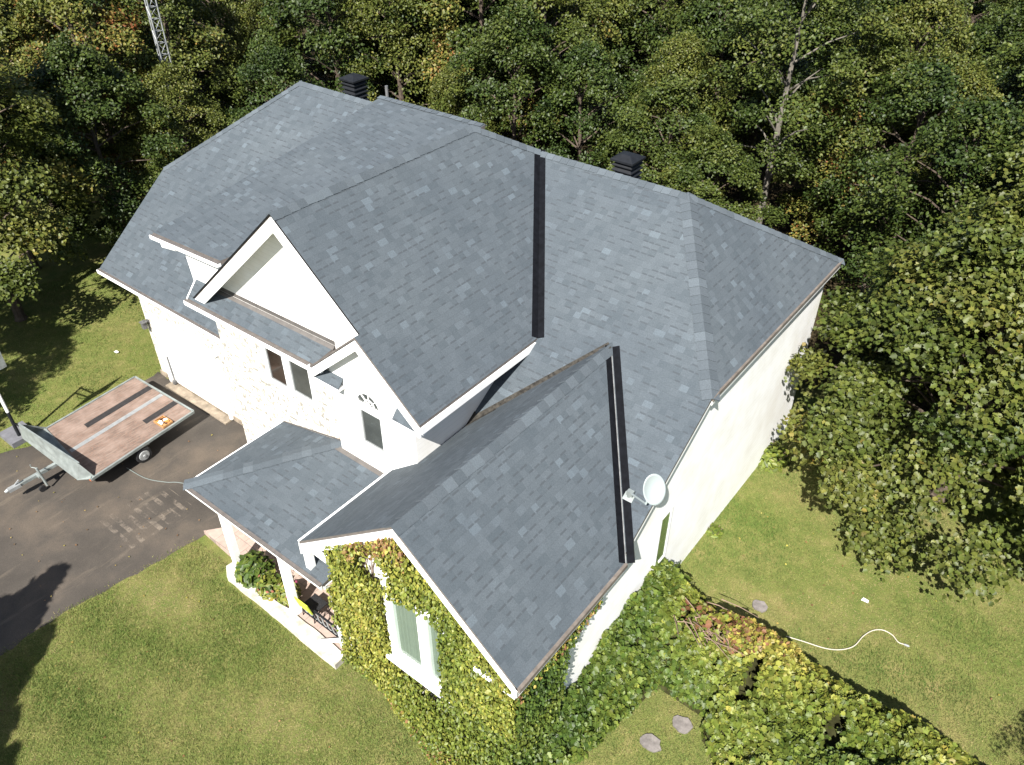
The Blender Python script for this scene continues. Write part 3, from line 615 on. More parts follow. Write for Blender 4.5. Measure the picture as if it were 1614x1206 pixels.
# wing twin window: frame proud of the vines, curtains behind clear glass
f = MB(); y0, y1 = -3.02, WYW
for a, b, c, d_ in ((14.56, 16.06, 1.18, 1.5), (14.56, 16.06, 3.36, 3.5), (14.56, 14.72, 1.5, 3.36), (15.36, 15.56, 1.5, 3.36), (15.95, 16.06, 1.5, 3.36)):
    f.prism([(a, y0, c), (b, y0, c), (b, y0, d_), (a, y0, d_)], (0, y1 - y0 - .002, 0))
f.prism([(14.5, y0 - .08, 1.42), (16.1, y0 - .08, 1.42), (16.1, y0, 1.48), (14.5, y0, 1.48)], (0, 0, -.07))
ww = part(f, 'window', 'trim', wwall)
for a, b, n in ((14.72, 15.36, 13), (15.56, 15.95, 8)):
    c = MB(); pts = []
    for i in range(n * 4 + 1): pts.append((a + (b - a) * i / (n * 4), -2.9 + .011 * math.sin(i * math.pi / 2 + .6 * math.sin(i * .9)), 0))
    for i in range(len(pts) - 1):
        p, q = pts[i], pts[i + 1]; c.face([(p[0], p[1], 1.5), (q[0], q[1], 1.5), (q[0], q[1], 3.36), (p[0], p[1], 3.36)])
    part(c, 'curtain', 'curtain', ww)
    c = MB(); c.face([(a, -2.96, 1.5), (b, -2.96, 1.5), (b, -2.96, 3.36), (a, -2.96, 3.36)]); part(c, 'pane', 'clear', ww)
# narrow window in the right wall, over the vine fence
f = MB()
for a, b, c, d_ in ((1.8, 2.3, 1.3, 1.36), (1.8, 2.3, 2.74, 2.8), (1.8, 1.86, 1.36, 2.74), (2.24, 2.3, 1.36, 2.74)): f.prism([(17.36, a, c), (17.36, b, c), (17.36, b, d_), (17.36, a, d_)], (-.038, 0, 0))
sw_ = part(f, 'window', 'trim', swall)
f = MB(); f.prism([(17.342, 1.86, 1.36), (17.342, 2.24, 1.36), (17.342, 2.24, 2.74), (17.342, 1.86, 2.74)], (-.02, 0, 0)); part(f, 'pane', 'green_reflection', sw_)

# =================================================================== LEAVES
def leaf_geo(c, n, size, nrng, elong=1.0, droop=None, lobes=False):
    """c: N x 3 centres, n: N x 3 normals -> bent leaves (two folded halves), returns verts, faces"""
    N = len(c); n = n / (np.linalg.norm(n, axis=1, keepdims=True) + 1e-9)
    t = nrng.normal(size=(N, 3))
    if droop is not None: t = t * .6 + droop
    t -= n * (t * n).sum(1, keepdims=True); t /= np.linalg.norm(t, axis=1, keepdims=True) + 1e-9
    b = np.cross(n, t); s = (size if np.ndim(size) else np.full(N, size))[:, None]
    fold = s * .13
    if lobes:
        prof = [(-.5, 0), (-.3, .42), (.02, .3), (.12, .5), (.3, .2), (.55, 0), (.3, -.2), (.12, -.5), (.02, -.3), (-.3, -.42)]
    else:
        prof = [(-.5, 0), (-.15, .36), (.2, .3), (.55, 0), (.2, -.3), (-.15, -.36)]
    K = len(prof); V = np.empty((N, K, 3))
    for i, (a, q) in enumerate(prof):
        V[:, i] = c + t * s * a * elong + b * s * q + n * fold * (abs(q) * 1.6 - .3) - n * s * .22 * max(a, 0)
    V = V.reshape(-1, 3); base = np.arange(N)[:, None] * K
    h = K // 2
    f1 = base + np.arange(0, h + 1)[None]; f2 = base + np.array([0] + list(range(h, K)))[None]
    return V, f1, f2, K
def leaves_mesh(name, c, n, size, hue, nrng, elong=1.0, droop=None, lobes=False):
    V, f1, f2, K = leaf_geo(c, n, size, nrng, elong, droop, lobes); N = len(c)
    F = np.stack([f1, f2], 1).reshape(2 * N, -1); k = F.shape[1]
    me = bpy.data.meshes.new(name); me.vertices.add(len(V)); me.vertices.foreach_set('co', V.astype(np.float32).ravel())
    me.loops.add(F.size); me.loops.foreach_set('vertex_index', F.astype(np.int32).ravel())
    me.polygons.add(2 * N); me.polygons.foreach_set('loop_start', np.arange(0, F.size, k, dtype=np.int32)); me.polygons.foreach_set('loop_total', np.full(2 * N, k, np.int32))
    ul = me.uv_layers.new(name='UVMap'); br = nrng.random(N)
    uv = np.repeat(np.stack([np.clip(hue, 0.01, .99), br], 1), 2 * k, 0); ul.data.foreach_set('uv', uv.astype(np.float32).ravel())
    me.update(calc_edges=True); return me
def unit(v): return v / (np.linalg.norm(v, axis=-1, keepdims=True) + 1e-9)

# ------------------------------------------------------------------ trees
def make_tree(seed, H, Rd, base, nspray, nleaf, leaf, hue, hue_sd, flat=.5, bark='bark', trunk_r=.14, accent=None, lobes=False, open_=.0, spray=.95, dome=False):
    g = np.random.default_rng(seed); rg = random.Random(seed)
    cs, ns, hs = [], [], []; tips = []
    for i in range(nspray):
        t = (i + .5) / nspray; t = t ** .85
        z = base + (H - base) * t
        prof = math.sin(math.pi * min(1, .16 + .84 * (1 - t) ** 1.0)) ** .6 if t > .45 else (.62 + .38 * math.sin(math.pi * min(t / .9, .5)))
        prof = max(.1, prof * (1 if t < .5 else (1 - ((t - .5) / .5) ** 2.2) * .92 + .08))
        if dome: prof = max(.1, (1 - t ** 1.8) ** .75) * (.82 + .18 * min(1, t / .12))
        a = i * 2.39996 + rg.uniform(-.35, .35); rr = Rd * prof * rg.uniform(.55, 1.08)
        d = np.array([math.cos(a), math.sin(a), 0]); cpos = d * rr + np.array([0, 0, z + rg.uniform(-.25, .25)])
        L = spray * rg.uniform(.7, 1.3) * (.75 + .25 * prof); W = L * rg.uniform(.55, .8); Th = .16 + .12 * rg.random()
        side = np.array([-d[1], d[0], 0]); pitch = rg.uniform(-.45, .15); ax = d * math.cos(pitch) + np.array([0, 0, math.sin(pitch)])
        n_ = int(nleaf * rg.uniform(.7, 1.3) * (1 - open_ * rg.random())); q = g.normal(size=(n_, 3)); q[:, :2] *= (np.abs(q[:, :2]) < 2.2)
        # leaves sit on a few twigs fanning out through the spray
        tw = g.integers(0, 7, n_); ang = (tw - 3) * .38; rad = g.random(n_) ** .6 * 1.25
        p = cpos + ax * ((rad * np.cos(ang) - .45) * L + q[:, 0] * .1)[:, None] + side * (rad * np.sin(ang) * W * 1.15 + q[:, 1] * .1)[:, None]
        p[:, 2] += q[:, 2] * Th * .6 - .18 * L * rad ** 2
        nn = np.array([0, 0, 1.0]) + d * .35 + g.normal(size=(n_, 3)) * flat
        h = hue + rg.gauss(0, hue_sd) + g.normal(size=n_) * .07
        if accent and rg.random() < accent[0]: h = h + (g.random(n_) < .6) * accent[1]
        cs.append(p); ns.append(nn); hs.append(h); tips.append((cpos - ax * .3 * L, z, a))
    c = np.concatenate(cs); n = np.concatenate(ns); h = np.concatenate(hs)
    crown = leaves_mesh('crown', c, n, leaf * g.uniform(.7, 1.25, len(c)), h, g, 1.0, np.array([0, 0, -.5]), lobes)
    mb = MB(); lx, ly = rg.uniform(-.3, .3), rg.uniform(-.3, .3)
    def tp(z): f_ = z / H; return Vector((lx * f_ * f_ * 2, ly * f_ * f_ * 2, z))
    zz = [0, .12, H * .25, H * .5, H * .75, H * .93]; mb.tube([tp(z) for z in zz], [trunk_r * 1.5, trunk_r * 1.1, trunk_r * .9, trunk_r * .65, trunk_r * .38, trunk_r * .12], 7)
    for i, (tip, z, a) in enumerate(tips):
        if i % 2: continue
        z0 = max(.4, z - rg.uniform(.5, 1.3)); p0 = tp(min(z0, H * .9)); p2 = Vector(tip); p1 = p0.lerp(p2, .5) + Vector((0, 0, .15))
        mb.tube([p0, p1, p2], [trunk_r * .3, trunk_r * .2, trunk_r * .07], 5, cap=False)
    me = bpy.data.meshes.new('trunk'); me.from_pydata(mb.v, [], mb.f); me.update()
    return crown, me, bark
protos = {}
def proto(key, **kw): protos[key] = make_tree(**kw)
proto('maple_a', seed=11, H=10, Rd=2.7, base=1.6, nspray=60, nleaf=600, leaf=0.112, hue=.5, hue_sd=.06)
proto('maple_b', seed=12, H=9, Rd=2.9, base=1.2, nspray=60, nleaf=600, leaf=0.112, hue=.42, hue_sd=.07)
proto('maple_c', seed=13, H=10.5, Rd=2.5, base=1.8, nspray=58, nleaf=590, leaf=0.11, hue=.58, hue_sd=.07, accent=(.22, .2))
proto('maple_d', seed=14, H=9.5, Rd=2.6, base=1.4, nspray=60, nleaf=590, leaf=0.112, hue=.6, hue_sd=.06, accent=(.07, .27))
proto('dark', seed=15, H=8.5, Rd=2.6, base=1.0, nspray=56, nleaf=430, leaf=0.112, hue=.36, hue_sd=.08, open_=.5)
proto('autumn', seed=16, H=9, Rd=2.5, base=1.4, nspray=58, nleaf=560, leaf=0.11, hue=.68, hue_sd=.07, accent=(.45, .18))
proto('olive', seed=19, H=8.6, Rd=2.3, base=.8, nspray=90, nleaf=360, leaf=0.09, hue=.66, hue_sd=.03, flat=.8, spray=.75)
proto('birch', seed=17, H=12, Rd=2.4, base=3.6, nspray=52, nleaf=420, leaf=0.112, hue=.48, hue_sd=.06, bark='palebark', trunk_r=.14, open_=.2)
proto('near_a', dome=True, seed=21, H=8.2, Rd=3.8, base=1.1, nspray=110, nleaf=600, leaf=0.118, hue=.63, hue_sd=.07, lobes=True, trunk_r=.17, spray=1.05, flat=.55)
proto('near_b', seed=22, H=9.6, Rd=3.5, base=1.2, nspray=105, nleaf=600, leaf=0.122, hue=.6, hue_sd=.07, lobes=True, trunk_r=.19, accent=(.3, .13), spray=1.05, flat=.55)
def make_conifer(seed, H, Rd):
    g = np.random.default_rng(seed); rg = random.Random(seed); cs, ns = [], []
    for i in range(150):
        t = i / 150; z = .3 + (H - .3) * t; r = Rd * (1 - t) ** .85 + .05; a = i * 2.39996
        d = np.array([math.cos(a), math.sin(a), 0]); n_ = 60; rad = g.random(n_)
        p = d * (rad * r)[:, None] + g.normal(size=(n_, 3)) * .06 + np.array([0, 0, z]); p[:, 2] += .25 * rad * r - .1
        cs.append(p); ns.append(np.array([0, 0, 1.]) + d * .6 + g.normal(size=(n_, 3)) * .5)
    c = np.concatenate(cs); crown = leaves_mesh('crown', c, np.concatenate(ns), .15 * g.uniform(.7, 1.3, len(c)), .12 + g.normal(size=len(c)) * .06, g, 1.5)
    mb = MB(); mb.tube([(0, 0, 0), (0, 0, H * .5), (0, 0, H * .97)], [.14, .08, .015], 7); me = bpy.data.meshes.new('trunk'); me.from_pydata(mb.v, [], mb.f); me.update()
    return crown, me, 'bark'
protos['cedar'] = make_conifer(31, 6.3, 1.5)
seen_proto = set()
def tree(key, x, y, label, cat='tree', group=None, s=1., rz=0., sz=1., name=None):
    cr, tr, bark = protos[key]; root = empty(name or 'tree', (x, y, 0)); root.rotation_euler = (0, 0, rz); root.scale = (s, s, s * sz)
    if key not in seen_proto:
        seen_proto.add(key); cr.materials.append(M['leaf']); tr.materials.append(M[bark])
    for nm, me in (('crown', cr), ('trunk', tr)):
        o = bpy.data.objects.new(nm, me); COL.objects.link(o); o.parent = root
    tag(root, label, cat, group); return root
WOOD = 'trees of the wood behind the house'
# trees of the wood: x, y, kind, scale, height factor
rg = random.Random(77); C0 = (21.877, -8.761); fwd = (-.615, .789); rgt = (.789, .615)
pts = [(-5.1, 4.3), (-7.7, 1.2), (-2.9, 9.4), (22.8, 15.2), (21.3, 9.3), (12.35, 17.9), (18.6, 15.6), (16.4, 17.6)]; wood = []
tries = 0
while tries < 6000 and len(wood) < 92:
    tries += 1
    dpt = rg.uniform(20, 58); sd_ = rg.uniform(-.74, .74) * dpt
    x = C0[0] + fwd[0] * dpt + rgt[0] * sd_; y = C0[1] + fwd[1] * dpt + rgt[1] * sd_
    if -2.2 < x < 19.2 and y < 12.6: continue
    if y < 3.8 and x > -4.2: continue
    if x <= -2.2 and y < -1.5: continue
    if x > 17 and y < 13.5: continue
    if 16 < x < 20.5 and 9 < y < 15: continue
    if (x + 6.9) ** 2 + (y - 7.6) ** 2 < 1.2: continue
    tt = ((x - 21.9) * -28.8 + (y + 8.8) * 16.4) / 1098.; off = abs((x - 21.9) * 16.4 + (y + 8.8) * 28.8) / 33.1
    if .72 < tt < 1.02 and off < 2.6: continue
    md = 2.7 if dpt < 42 else 3.3
    if any((x - a) ** 2 + (y - b) ** 2 < md * md for a, b in pts): continue
    pts.append((x, y)); wood.append((dpt, sd_, x, y))
wood.sort()
kinds = ['maple_a', 'maple_b', 'maple_c', 'maple_d', 'dark', 'maple_a', 'maple_b', 'olive']
desc = {'maple_a': 'broadleaf tree', 'maple_b': 'spreading tree', 'maple_c': 'yellowing green maple', 'maple_d': 'maple with red leaves', 'dark': 'thin dark green tree', 'olive': 'small-leaved olive tree', 'autumn': 'orange-tinged autumn tree'}
zones = [(-9, 'at the far left edge of the wood'), (-.5, 'in the wood left of the lattice tower'), (-.3, 'in the wood behind the garage end'), (-.14, 'in the wood behind the left roof vent'), (0., 'in the wood behind the big gable ridge'), (.13, 'in the wood behind the right roof vent'), (.3, 'in the wood beyond the pale bare trunk'), (.5, 'in the wood at the upper right')]
for i, (dpt, sd_, x, y) in enumerate(wood):
    u = sd_ / dpt; k = kinds[rg.randrange(len(kinds))]
    if u < -.44 and dpt > 30 and rg.random() < .5: k = 'autumn'
    if -.05 < u < .16 and rg.random() < .45: k = 'olive' if rg.random() < .5 else 'maple_c'
    if -.4 < u < -.28 and 30 < dpt < 42: k = 'olive'
    if -.25 < u < -.1 and dpt < 44 and rg.random() < .5: k = 'maple_d'
    zone = [z for lim, z in zones if u >= lim][-1]
    s = rg.uniform(.82, 1.12)
    if y < 15.5 and x > -2: s = rg.uniform(.62, .85)
    row = 'front row' if dpt < 33 else ('middle row' if dpt < 43 else 'back row')
    tree(k, x, y, '%s %s, %s' % (desc[k], zone, row), 'tree', WOOD, s, rg.uniform(0, 6.28), rg.uniform(.9, 1.1))
tree('maple_b', -5.4, 3.7, 'dark green tree overhanging the shaded lawn left of the garage', s=.84, rz=1.)
tree('maple_a', -7.7, 1.2, 'leafy green tree at the left edge of the picture over the shaded lawn', s=.8, rz=2.)
tree('dark', -2.9, 9.4, 'thin dark tree close behind the left end of the roof', s=.8, rz=.5)
tree('near_b', 22.8, 15.2, 'tall yellow-green maple in the upper right corner of the picture', s=1.0, rz=.4)
tree('near_a', 21.35, 9.25, 'broad maple with big leaves overhanging the right lawn beside the house corner', s=1., rz=2.2)
tree('near_a', 26.2, 9.7, 'maple at the right edge of the picture next to the broad maple', s=.95, rz=4.)
tree('dark', 18.6, 15.6, 'thin dark tree in the deep shade behind the right house corner', s=.9, rz=2.)
tree('dark', 16.4, 18.2, 'thin shaded tree behind the right end of the roof', s=.9, rz=1.2)
tree('birch', 12.35, 17.9, 'tree with a pale bare trunk showing between the leaves behind the house', s=.95, rz=.8)
tree('olive', -4.8, 6.4, 'small-leaved bushy tree hiding the foot of the lattice tower', s=.76, rz=2.5)
tree('dark', 18.9, 12.6, 'low dark tree in the shade close behind the right house corner', s=.6, rz=3.)
# trees outside the frame on the left whose shadows fall into it
for i, (x, y, s) in enumerate([(8.35, -11.2, 1.02), (9.7, -12.2, 1.02), (9.0, -11.9, 0.98), (10.3, -13.0, 1.0), (11.1, -13.8, 1.05), (8.2, -12.3, 1.0), (9.2, -13.2, 1.0), (11.8, -14.2, 1.05), (7.5, -12.0, 0.9)]):
    tree('cedar', x, y, 'narrow cedar in the row whose pointed shadows fall across the driveway edge', 'conifer', 'cedars beside the driveway', s, i * 1.3, name='cedar_tree')
tree('olive', 26.3, .9, 'small tree beside the vine fence whose shadow darkens the lawn corner', s=.5, rz=1.)
tree('maple_a', -.6, -8.0, 'roadside tree casting the shadow on the left lawn', s=.82, rz=3.)
tree('maple_d', -4.6, -5.2, 'tree in front of the shaded strip of left lawn', s=.8, rz=5.)

# ------------------------------------------------------------------ wall vine, vine hedge, ground cover
g = np.random.default_rng(5)
def cluster_noise(p, sc, seed):
    r_ = np.random.default_rng(seed); out = np.zeros(len(p))
    for i in range(6):
        k_ = r_.normal(size=3) * sc; out += np.sin(p @ k_ + r_.uniform(0, 6.28))
    return out / 6 ** .5
N = 60000
x = g.uniform(13.08, 17.46, N); z = g.uniform(0.02, 5.3, N)
top = ZW - .2 - SW * np.abs(x - XW); keep = z < top
keep &= ~((x > 14.6) & (x < 15.88) & (z > 1.24) & (z < 3.42))
p = np.stack([x, np.zeros(N), z], 1); nz = cluster_noise(p, 2.2, 1)
bare = ((x - 14.55) ** 2 / .12 + (z - 3.9) ** 2 / .18 < 1) & (nz > -.5)
bare |= ((x - 14.25) ** 2 / .03 + (z - 3.75) ** 2 / .05 < 1)
edge = (x < 13.3) & (nz > .3) | (x < 13.32) & (z > 2.3); keep &= ~bare & ~edge & ~((z < .3) & (x < 14.9) & (nz > -.7))
keep &= ~((x > 15.3) & (z > 1.1) & (z < 3.0) & (x < 16.15) & (nz > .5))
th = .05 + .12 * g.random(N) + .1 * (nz + 1.2).clip(0) + .04 * cluster_noise(p, 8, 4) + np.where(z < 1.3, (1.3 - z) * .16 * (x - 12.6) / 3, 0)
y = -2.9 - th * g.random(N) ** .35
hue = .645 + .13 * cluster_noise(p, 1.3, 2) + g.normal(size=N) * .08 - .2 * np.clip((x - 15.6) / 1.5, 0, 1) * (z < 1.6)
hue = np.where((z > top - .4) & (np.abs(x - XW + .45) < .7) & (g.random(N) < .55), .93 + g.normal(size=N) * .03, hue)
c = np.stack([x, y, z], 1)[keep]; nn = np.array([0, -1., .5]) + g.normal(size=(keep.sum(), 3)) * .68
# round the corner onto the right wall
N2 = 11000
y2 = g.uniform(-3.0, -.5, N2); z2 = g.uniform(0.02, 3.1, N2); p2 = np.stack([np.zeros(N2) + 9, y2, z2], 1); nz2 = cluster_noise(p2, 2.0, 3)
k2 = y2 < -1.25 - (2.4 - z2) * .36 + .22 * nz2 + np.where(z2 > 2.7, .5, 0)
c2 = np.stack([17.33 + (.03 + .16 * g.random(N2)) * 1, y2, z2], 1)[k2]; n2_ = np.array([1., -.2, .5]) + g.normal(size=(k2.sum(), 3)) * .5
h2 = (.3 + .1 * nz2 + g.normal(size=N2) * .08 + np.where((z2 > 2.6) & (g.random(N2) < .5), .55, 0))[k2]
C_ = np.concatenate([c, c2]); Nn = np.concatenate([nn, n2_]); Hh = np.concatenate([hue[keep], h2])
wv = empty('wall_vine', (15.2, -2.9, 0)); tag(wv, 'yellow-green creeper covering the front wall of the wing round its twin window', 'creeper')
me = leaves_mesh('foliage', C_ - np.array([15.2, -2.9, 0]), Nn, .068 * g.uniform(.6, 1.25, len(C_)), Hh, g, 1.0, np.array([0, -.2, -1.]))
link('foliage', me, 'vine', wv)
mb = MB(); rg = random.Random(8)
for i in range(26):
    xx = rg.uniform(13.2, 17.1); px_ = [Vector((xx - 15.2, .01, 0))]; zz = 0
    while zz < ZW - .5 - SW * abs(xx - XW):
        zz += .25; xx += rg.uniform(-.09, .09); px_.append(Vector((xx - 15.2, .005 - .02 * rg.random(), zz)))
        if 14.5 < xx < 16.1 and 1.0 < zz < 3.5: break
    if len(px_) > 2: mb.tube(px_, .011, 4)
mb.build('stems', 'twig', wv)

def hedge_h(x, y):
    """height of the vine heap: along the wing wall, then along the fence running right"""
    wall = np.clip((y + 3.6) / 3.5, 0.15, 1.15) * np.clip(1.25 - (x - 17.25) / (.62 + .12 * (y + 3)), 0, 1) ** .5 * (y < 2.35) * 1.1
    fy = 1.45 - .02 * (x - 17); w0 = np.where(x < 19.6, 1.15 + .55 * np.clip((18.4 - x), 0, 1.2), 1.5 + np.clip((x - 19.6) * .9, 0, 1.6))
    dn = np.where(y > fy, (y - fy) / .75, (fy - y) / w0)
    fence = 1.28 * np.sqrt(np.clip(1 - dn ** 2, 0, 1)) * np.where(y > fy, 1, np.clip(1.0 - .2 * dn, .3, 1))
    return np.maximum(wall, fence)
N = 80000
x = g.uniform(17.34, 27.0, N); y = g.uniform(-3.4, 2.4, N); h = hedge_h(x, y); p = np.stack([x, y, np.zeros(N)], 1); nz = cluster_noise(p, 2.6, 11)
h = h * (1 + .12 * nz) + .09 * cluster_noise(p, 7, 12) + .07 * cluster_noise(p, 3.5, 13); keep = (h > .14)
hole = ((x - 20.0) ** 2 / .02 + (y - .75) ** 2 / .22 < 1) | ((x - 21.6) ** 2 / .03 + (y - .8) ** 2 / .1 < 1); keep &= ~(hole & (g.random(N) < .93))
twigzone = ((x - 18.75) ** 2 / .16 + (y - 1.45) ** 2 / .2 < 1); keep &= ~(twigzone & (g.random(N) < .6))
keep &= hedge_h(x, y) > .16
gapn = cluster_noise(p, 6.5, 17) + .6 * cluster_noise(p, 13, 18); keep &= ~((gapn < -1.45) & (g.random(N) < .9))
x, y, h, nz = x[keep], y[keep], h[keep], nz[keep]; n_ = len(x)
e = .05; gx = (hedge_h(x + e, y) - hedge_h(x - e, y)) / (2 * e); gy = (hedge_h(x, y + e) - hedge_h(x, y - e)) / (2 * e)
z = h - g.random(n_) ** 1.6 * .36 + .04
nrm = np.stack([-np.clip(gx, -1.5, 1.5) * .6, -np.clip(gy, -1.5, 1.5) * .6, np.ones(n_)], 1) + g.normal(size=(n_, 3)) * .68
P3 = np.stack([x, y, z], 1)
hue = .56 + .14 * cluster_noise(P3, .9, 14) + .06 * np.clip((x - 20) / 3, 0, 1) + g.normal(size=n_) * .08 - .12 * (x < 17.9)
red = cluster_noise(P3, 1.5, 15); rz_ = np.exp(-((x - 18.7) ** 2 / 1.0 + (y - 1.5) ** 2 / .35))
hue = np.where((red + rz_ * 2.0 > 2.0) & (g.random(n_) < .3), .95 + g.normal(size=n_) * .04, hue)
vh = empty('vine_hedge', (19, 1.4, 0)); tag(vh, 'long vine-covered fence running right from the house wall across the lawn', 'hedge')
me = leaves_mesh('foliage', P3 - np.array([19, 1.4, 0]), nrm, .118 * g.uniform(.55, 1.25, n_), hue, g, .95, np.array([0, -.1, -.8]), True)
link('foliage', me, 'vine', vh)
# dark sheet standing in for inner stems; its colour darkens the leaf gaps
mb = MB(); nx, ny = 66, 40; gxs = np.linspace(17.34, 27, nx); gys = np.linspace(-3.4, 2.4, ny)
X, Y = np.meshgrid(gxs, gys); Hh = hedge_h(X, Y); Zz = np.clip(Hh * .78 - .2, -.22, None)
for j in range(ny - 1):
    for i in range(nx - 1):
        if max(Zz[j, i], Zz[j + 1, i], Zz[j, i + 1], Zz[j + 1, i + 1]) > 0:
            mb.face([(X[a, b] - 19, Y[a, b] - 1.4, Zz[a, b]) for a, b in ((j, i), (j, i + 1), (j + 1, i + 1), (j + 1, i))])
mb.build('dark_core', 'darkcore', vh)
mb = MB(); rg = random.Random(4)
for i in range(34):
    a = Vector((18.75 + rg.gauss(0, .28), 1.4 + rg.gauss(0, .22), 1.12 + rg.uniform(-.05, .12))); d = Vector((rg.uniform(.3, 1), rg.uniform(-.7, .3), rg.uniform(-.25, .25))).normalized() * rg.uniform(.3, .8)
    mb.tube([a - Vector((19, 1.4, 0)), a + d * .5 + Vector((-19, -1.4, .04)), a + d - Vector((19, 1.4, 0))], [.014, .01, .005], 4)
mb.build('stems', 'twig', vh)
# low ground cover spreading from the wall foot
N = 14000
x = g.uniform(13.6, 17.6, N); y = -3.05 - g.random(N) ** 1.3 * (.08 + np.clip(x - 14.1, 0, 9) * .27); p = np.stack([x, y, np.zeros(N)], 1); nz = cluster_noise(p, 3, 21); keep = nz > -1.0
x, y, nz = x[keep], y[keep], nz[keep]; n_ = len(x); z = .03 + (.12 + .09 * nz + .16 * np.exp((y + 3.05) * 2.2)) * g.random(n_) ** .5
hue = .5 + .12 * cluster_noise(np.stack([x, y, z], 1), 2, 22) + g.normal(size=n_) * .1; hue = np.where(g.random(n_) < .12, .93, hue)
me = leaves_mesh('ground_cover', np.stack([x, y, np.abs(z)], 1), np.array([0, -.2, 1.]) + g.normal(size=(n_, 3)) * .5, .065 * g.uniform(.5, 1.25, n_), hue, g)
stuff(link('ground_cover', me, 'vine'), 'low leafy ground cover at the foot of the creeper wall', 'ground cover')

# ------------------------------------------------------------------ grass
def inpoly(x, y, poly):
    ins = np.zeros(len(x), bool); n_ = len(poly)
    for i in range(n_):
        x1, y1 = poly[i][:2]; x2, y2 = poly[(i + 1) % n_][:2]
        c_ = ((y1 > y) != (y2 > y)) & (x < (x2 - x1) * (y - y1) / (y2 - y1 + 1e-12) + x1); ins ^= c_
    return ins
gr_ = np.random.default_rng(9); xs_, ys_ = [], []
for (x0, x1, y0, y1, n_) in ((7.3, 18.5, -9.0, -3.0, 190000), (17.2, 26.5, -3.2, 9.5, 170000), (-6.5, 1.75, -5.5, 7.5, 90000)):
    xs_.append(gr_.uniform(x0, x1, n_)); ys_.append(gr_.uniform(y0, y1, n_))
x = np.concatenate(xs_); y = np.concatenate(ys_)
jit = gr_.normal(size=len(x)) * .09
k_ = ~inpoly(x + jit, y + jit * .7, drive) & ~((x > 9.25) & (x < 13.2) & (y > -3.36)) & ~((x > 7.9) & (x < 9.4) & (y > -2.88)) & ~((x > 13.0) & (x < 17.25) & (y > -3.0)) & ~((x > 1.5) & (y > .2) & (x < 17.2) & (y < 9.3)) & ~((x < 8.4) & (x > 6.9) & (y > -2.8))
x, y = x[k_], y[k_]; n_ = len(x); P3 = np.stack([x, y, np.zeros(n_)], 1)
pat = cluster_noise(P3, 1.1, 41) * .7 + cluster_noise(P3, 3.4, 42) * .6
hh = .034 * gr_.uniform(.5, 1.6, n_) * np.clip(1 + .4 * pat, .3, 2); lean = gr_.normal(size=(n_, 2)) * .028; ang = gr_.uniform(0, 6.28, n_); wd = gr_.uniform(.004, .009, n_)
V = np.empty((n_, 3, 3)); V[:, 0] = np.stack([x - np.cos(ang) * wd, y - np.sin(ang) * wd, np.zeros(n_)], 1); V[:, 1] = np.stack([x + np.cos(ang) * wd, y + np.sin(ang) * wd, np.zeros(n_)], 1); V[:, 2] = np.stack([x + lean[:, 0], y + lean[:, 1], hh], 1)
me = bpy.data.meshes.new('grass'); me.vertices.add(n_ * 3); me.vertices.foreach_set('co', V.astype(np.float32).ravel()); me.loops.add(n_ * 3); me.loops.foreach_set('vertex_index', np.arange(n_ * 3, dtype=np.int32))
me.polygons.add(n_); me.polygons.foreach_set('loop_start', np.arange(0, n_ * 3, 3, dtype=np.int32)); me.polygons.foreach_set('loop_total', np.full(n_, 3, np.int32))
hue = np.clip(.47 - .17 * pat + .1 * np.clip((x - 18.5) / 4, -.3, 1) * (x > 17) - .06 * ((x > 17) & (y > 4.5)) + gr_.normal(size=n_) * .17, .02, .98); ul = me.uv_layers.new(name='UVMap'); ul.data.foreach_set('uv', np.repeat(np.stack([hue, gr_.random(n_)], 1), 3, 0).astype(np.float32).ravel()); me.update(calc_edges=True)
stuff(link('grass', me, 'grassblade'), 'short patchy lawn grass around the house', 'grass')
# fallen leaves on the drive and lawn
n_ = 220; x = np.concatenate([gr_.uniform(1.5, 7.6, 90), gr_.uniform(8, 16, 60), gr_.uniform(18, 26, 70)]); y = np.concatenate([gr_.uniform(-7, -.1, 90), gr_.uniform(-8, -3.6, 60), gr_.uniform(2.5, 7, 70)])
me = leaves_mesh('fallen_leaves', np.stack([x, y, np.full(n_, .035)], 1), np.array([0, 0, 1.]) + gr_.normal(size=(n_, 3)) * .3, .05 * gr_.uniform(.5, 1.2, n_), gr_.choice([.8, .88, .92, .94], n_), gr_)
stuff(link('fallen_leaves', me, 'vine'), 'scattered yellow leaves fallen on drive and lawn', 'fallen leaves')

# ------------------------------------------------------------------ porch bed plants
def bush(name, label, cat, x, y, z, r, h, n_, size, hue, sd, seed, flower=None):
    q = np.random.default_rng(seed); d = unit(q.normal(size=(n_, 3))); d[:, 2] = np.abs(d[:, 2]); rad = q.random(n_) ** .4
    c = d * rad[:, None] * np.array([r, r, h]); root = empty(name, (x, y, z)); tag(root, label, cat)
    link('foliage', leaves_mesh('foliage', c, d + np.array([0, 0, .6]) + q.normal(size=(n_, 3)) * .4, size * q.uniform(.6, 1.3, n_), hue + q.normal(size=n_) * sd, q, 1.5), 'vine', root)
    mb = MB()
    for i in range(9):
        a = i * .7; mb.tube([(0, 0, -.02), (math.cos(a) * r * .5, math.sin(a) * r * .5, h * .45), (math.cos(a) * r * .8, math.sin(a) * r * .8, h * .8)], [.012, .009, .004], 5)
    mb.build('stems', 'twig', root)
    if flower:
        k_ = 9; dd = unit(q.normal(size=(k_, 3))); dd[:, 2] = np.abs(dd[:, 2]) + .3; link('flowers', leaves_mesh('flowers', dd * np.array([r, r, h]) * .98, dd, .075, np.full(k_, .5), q), flower, root)
    return root
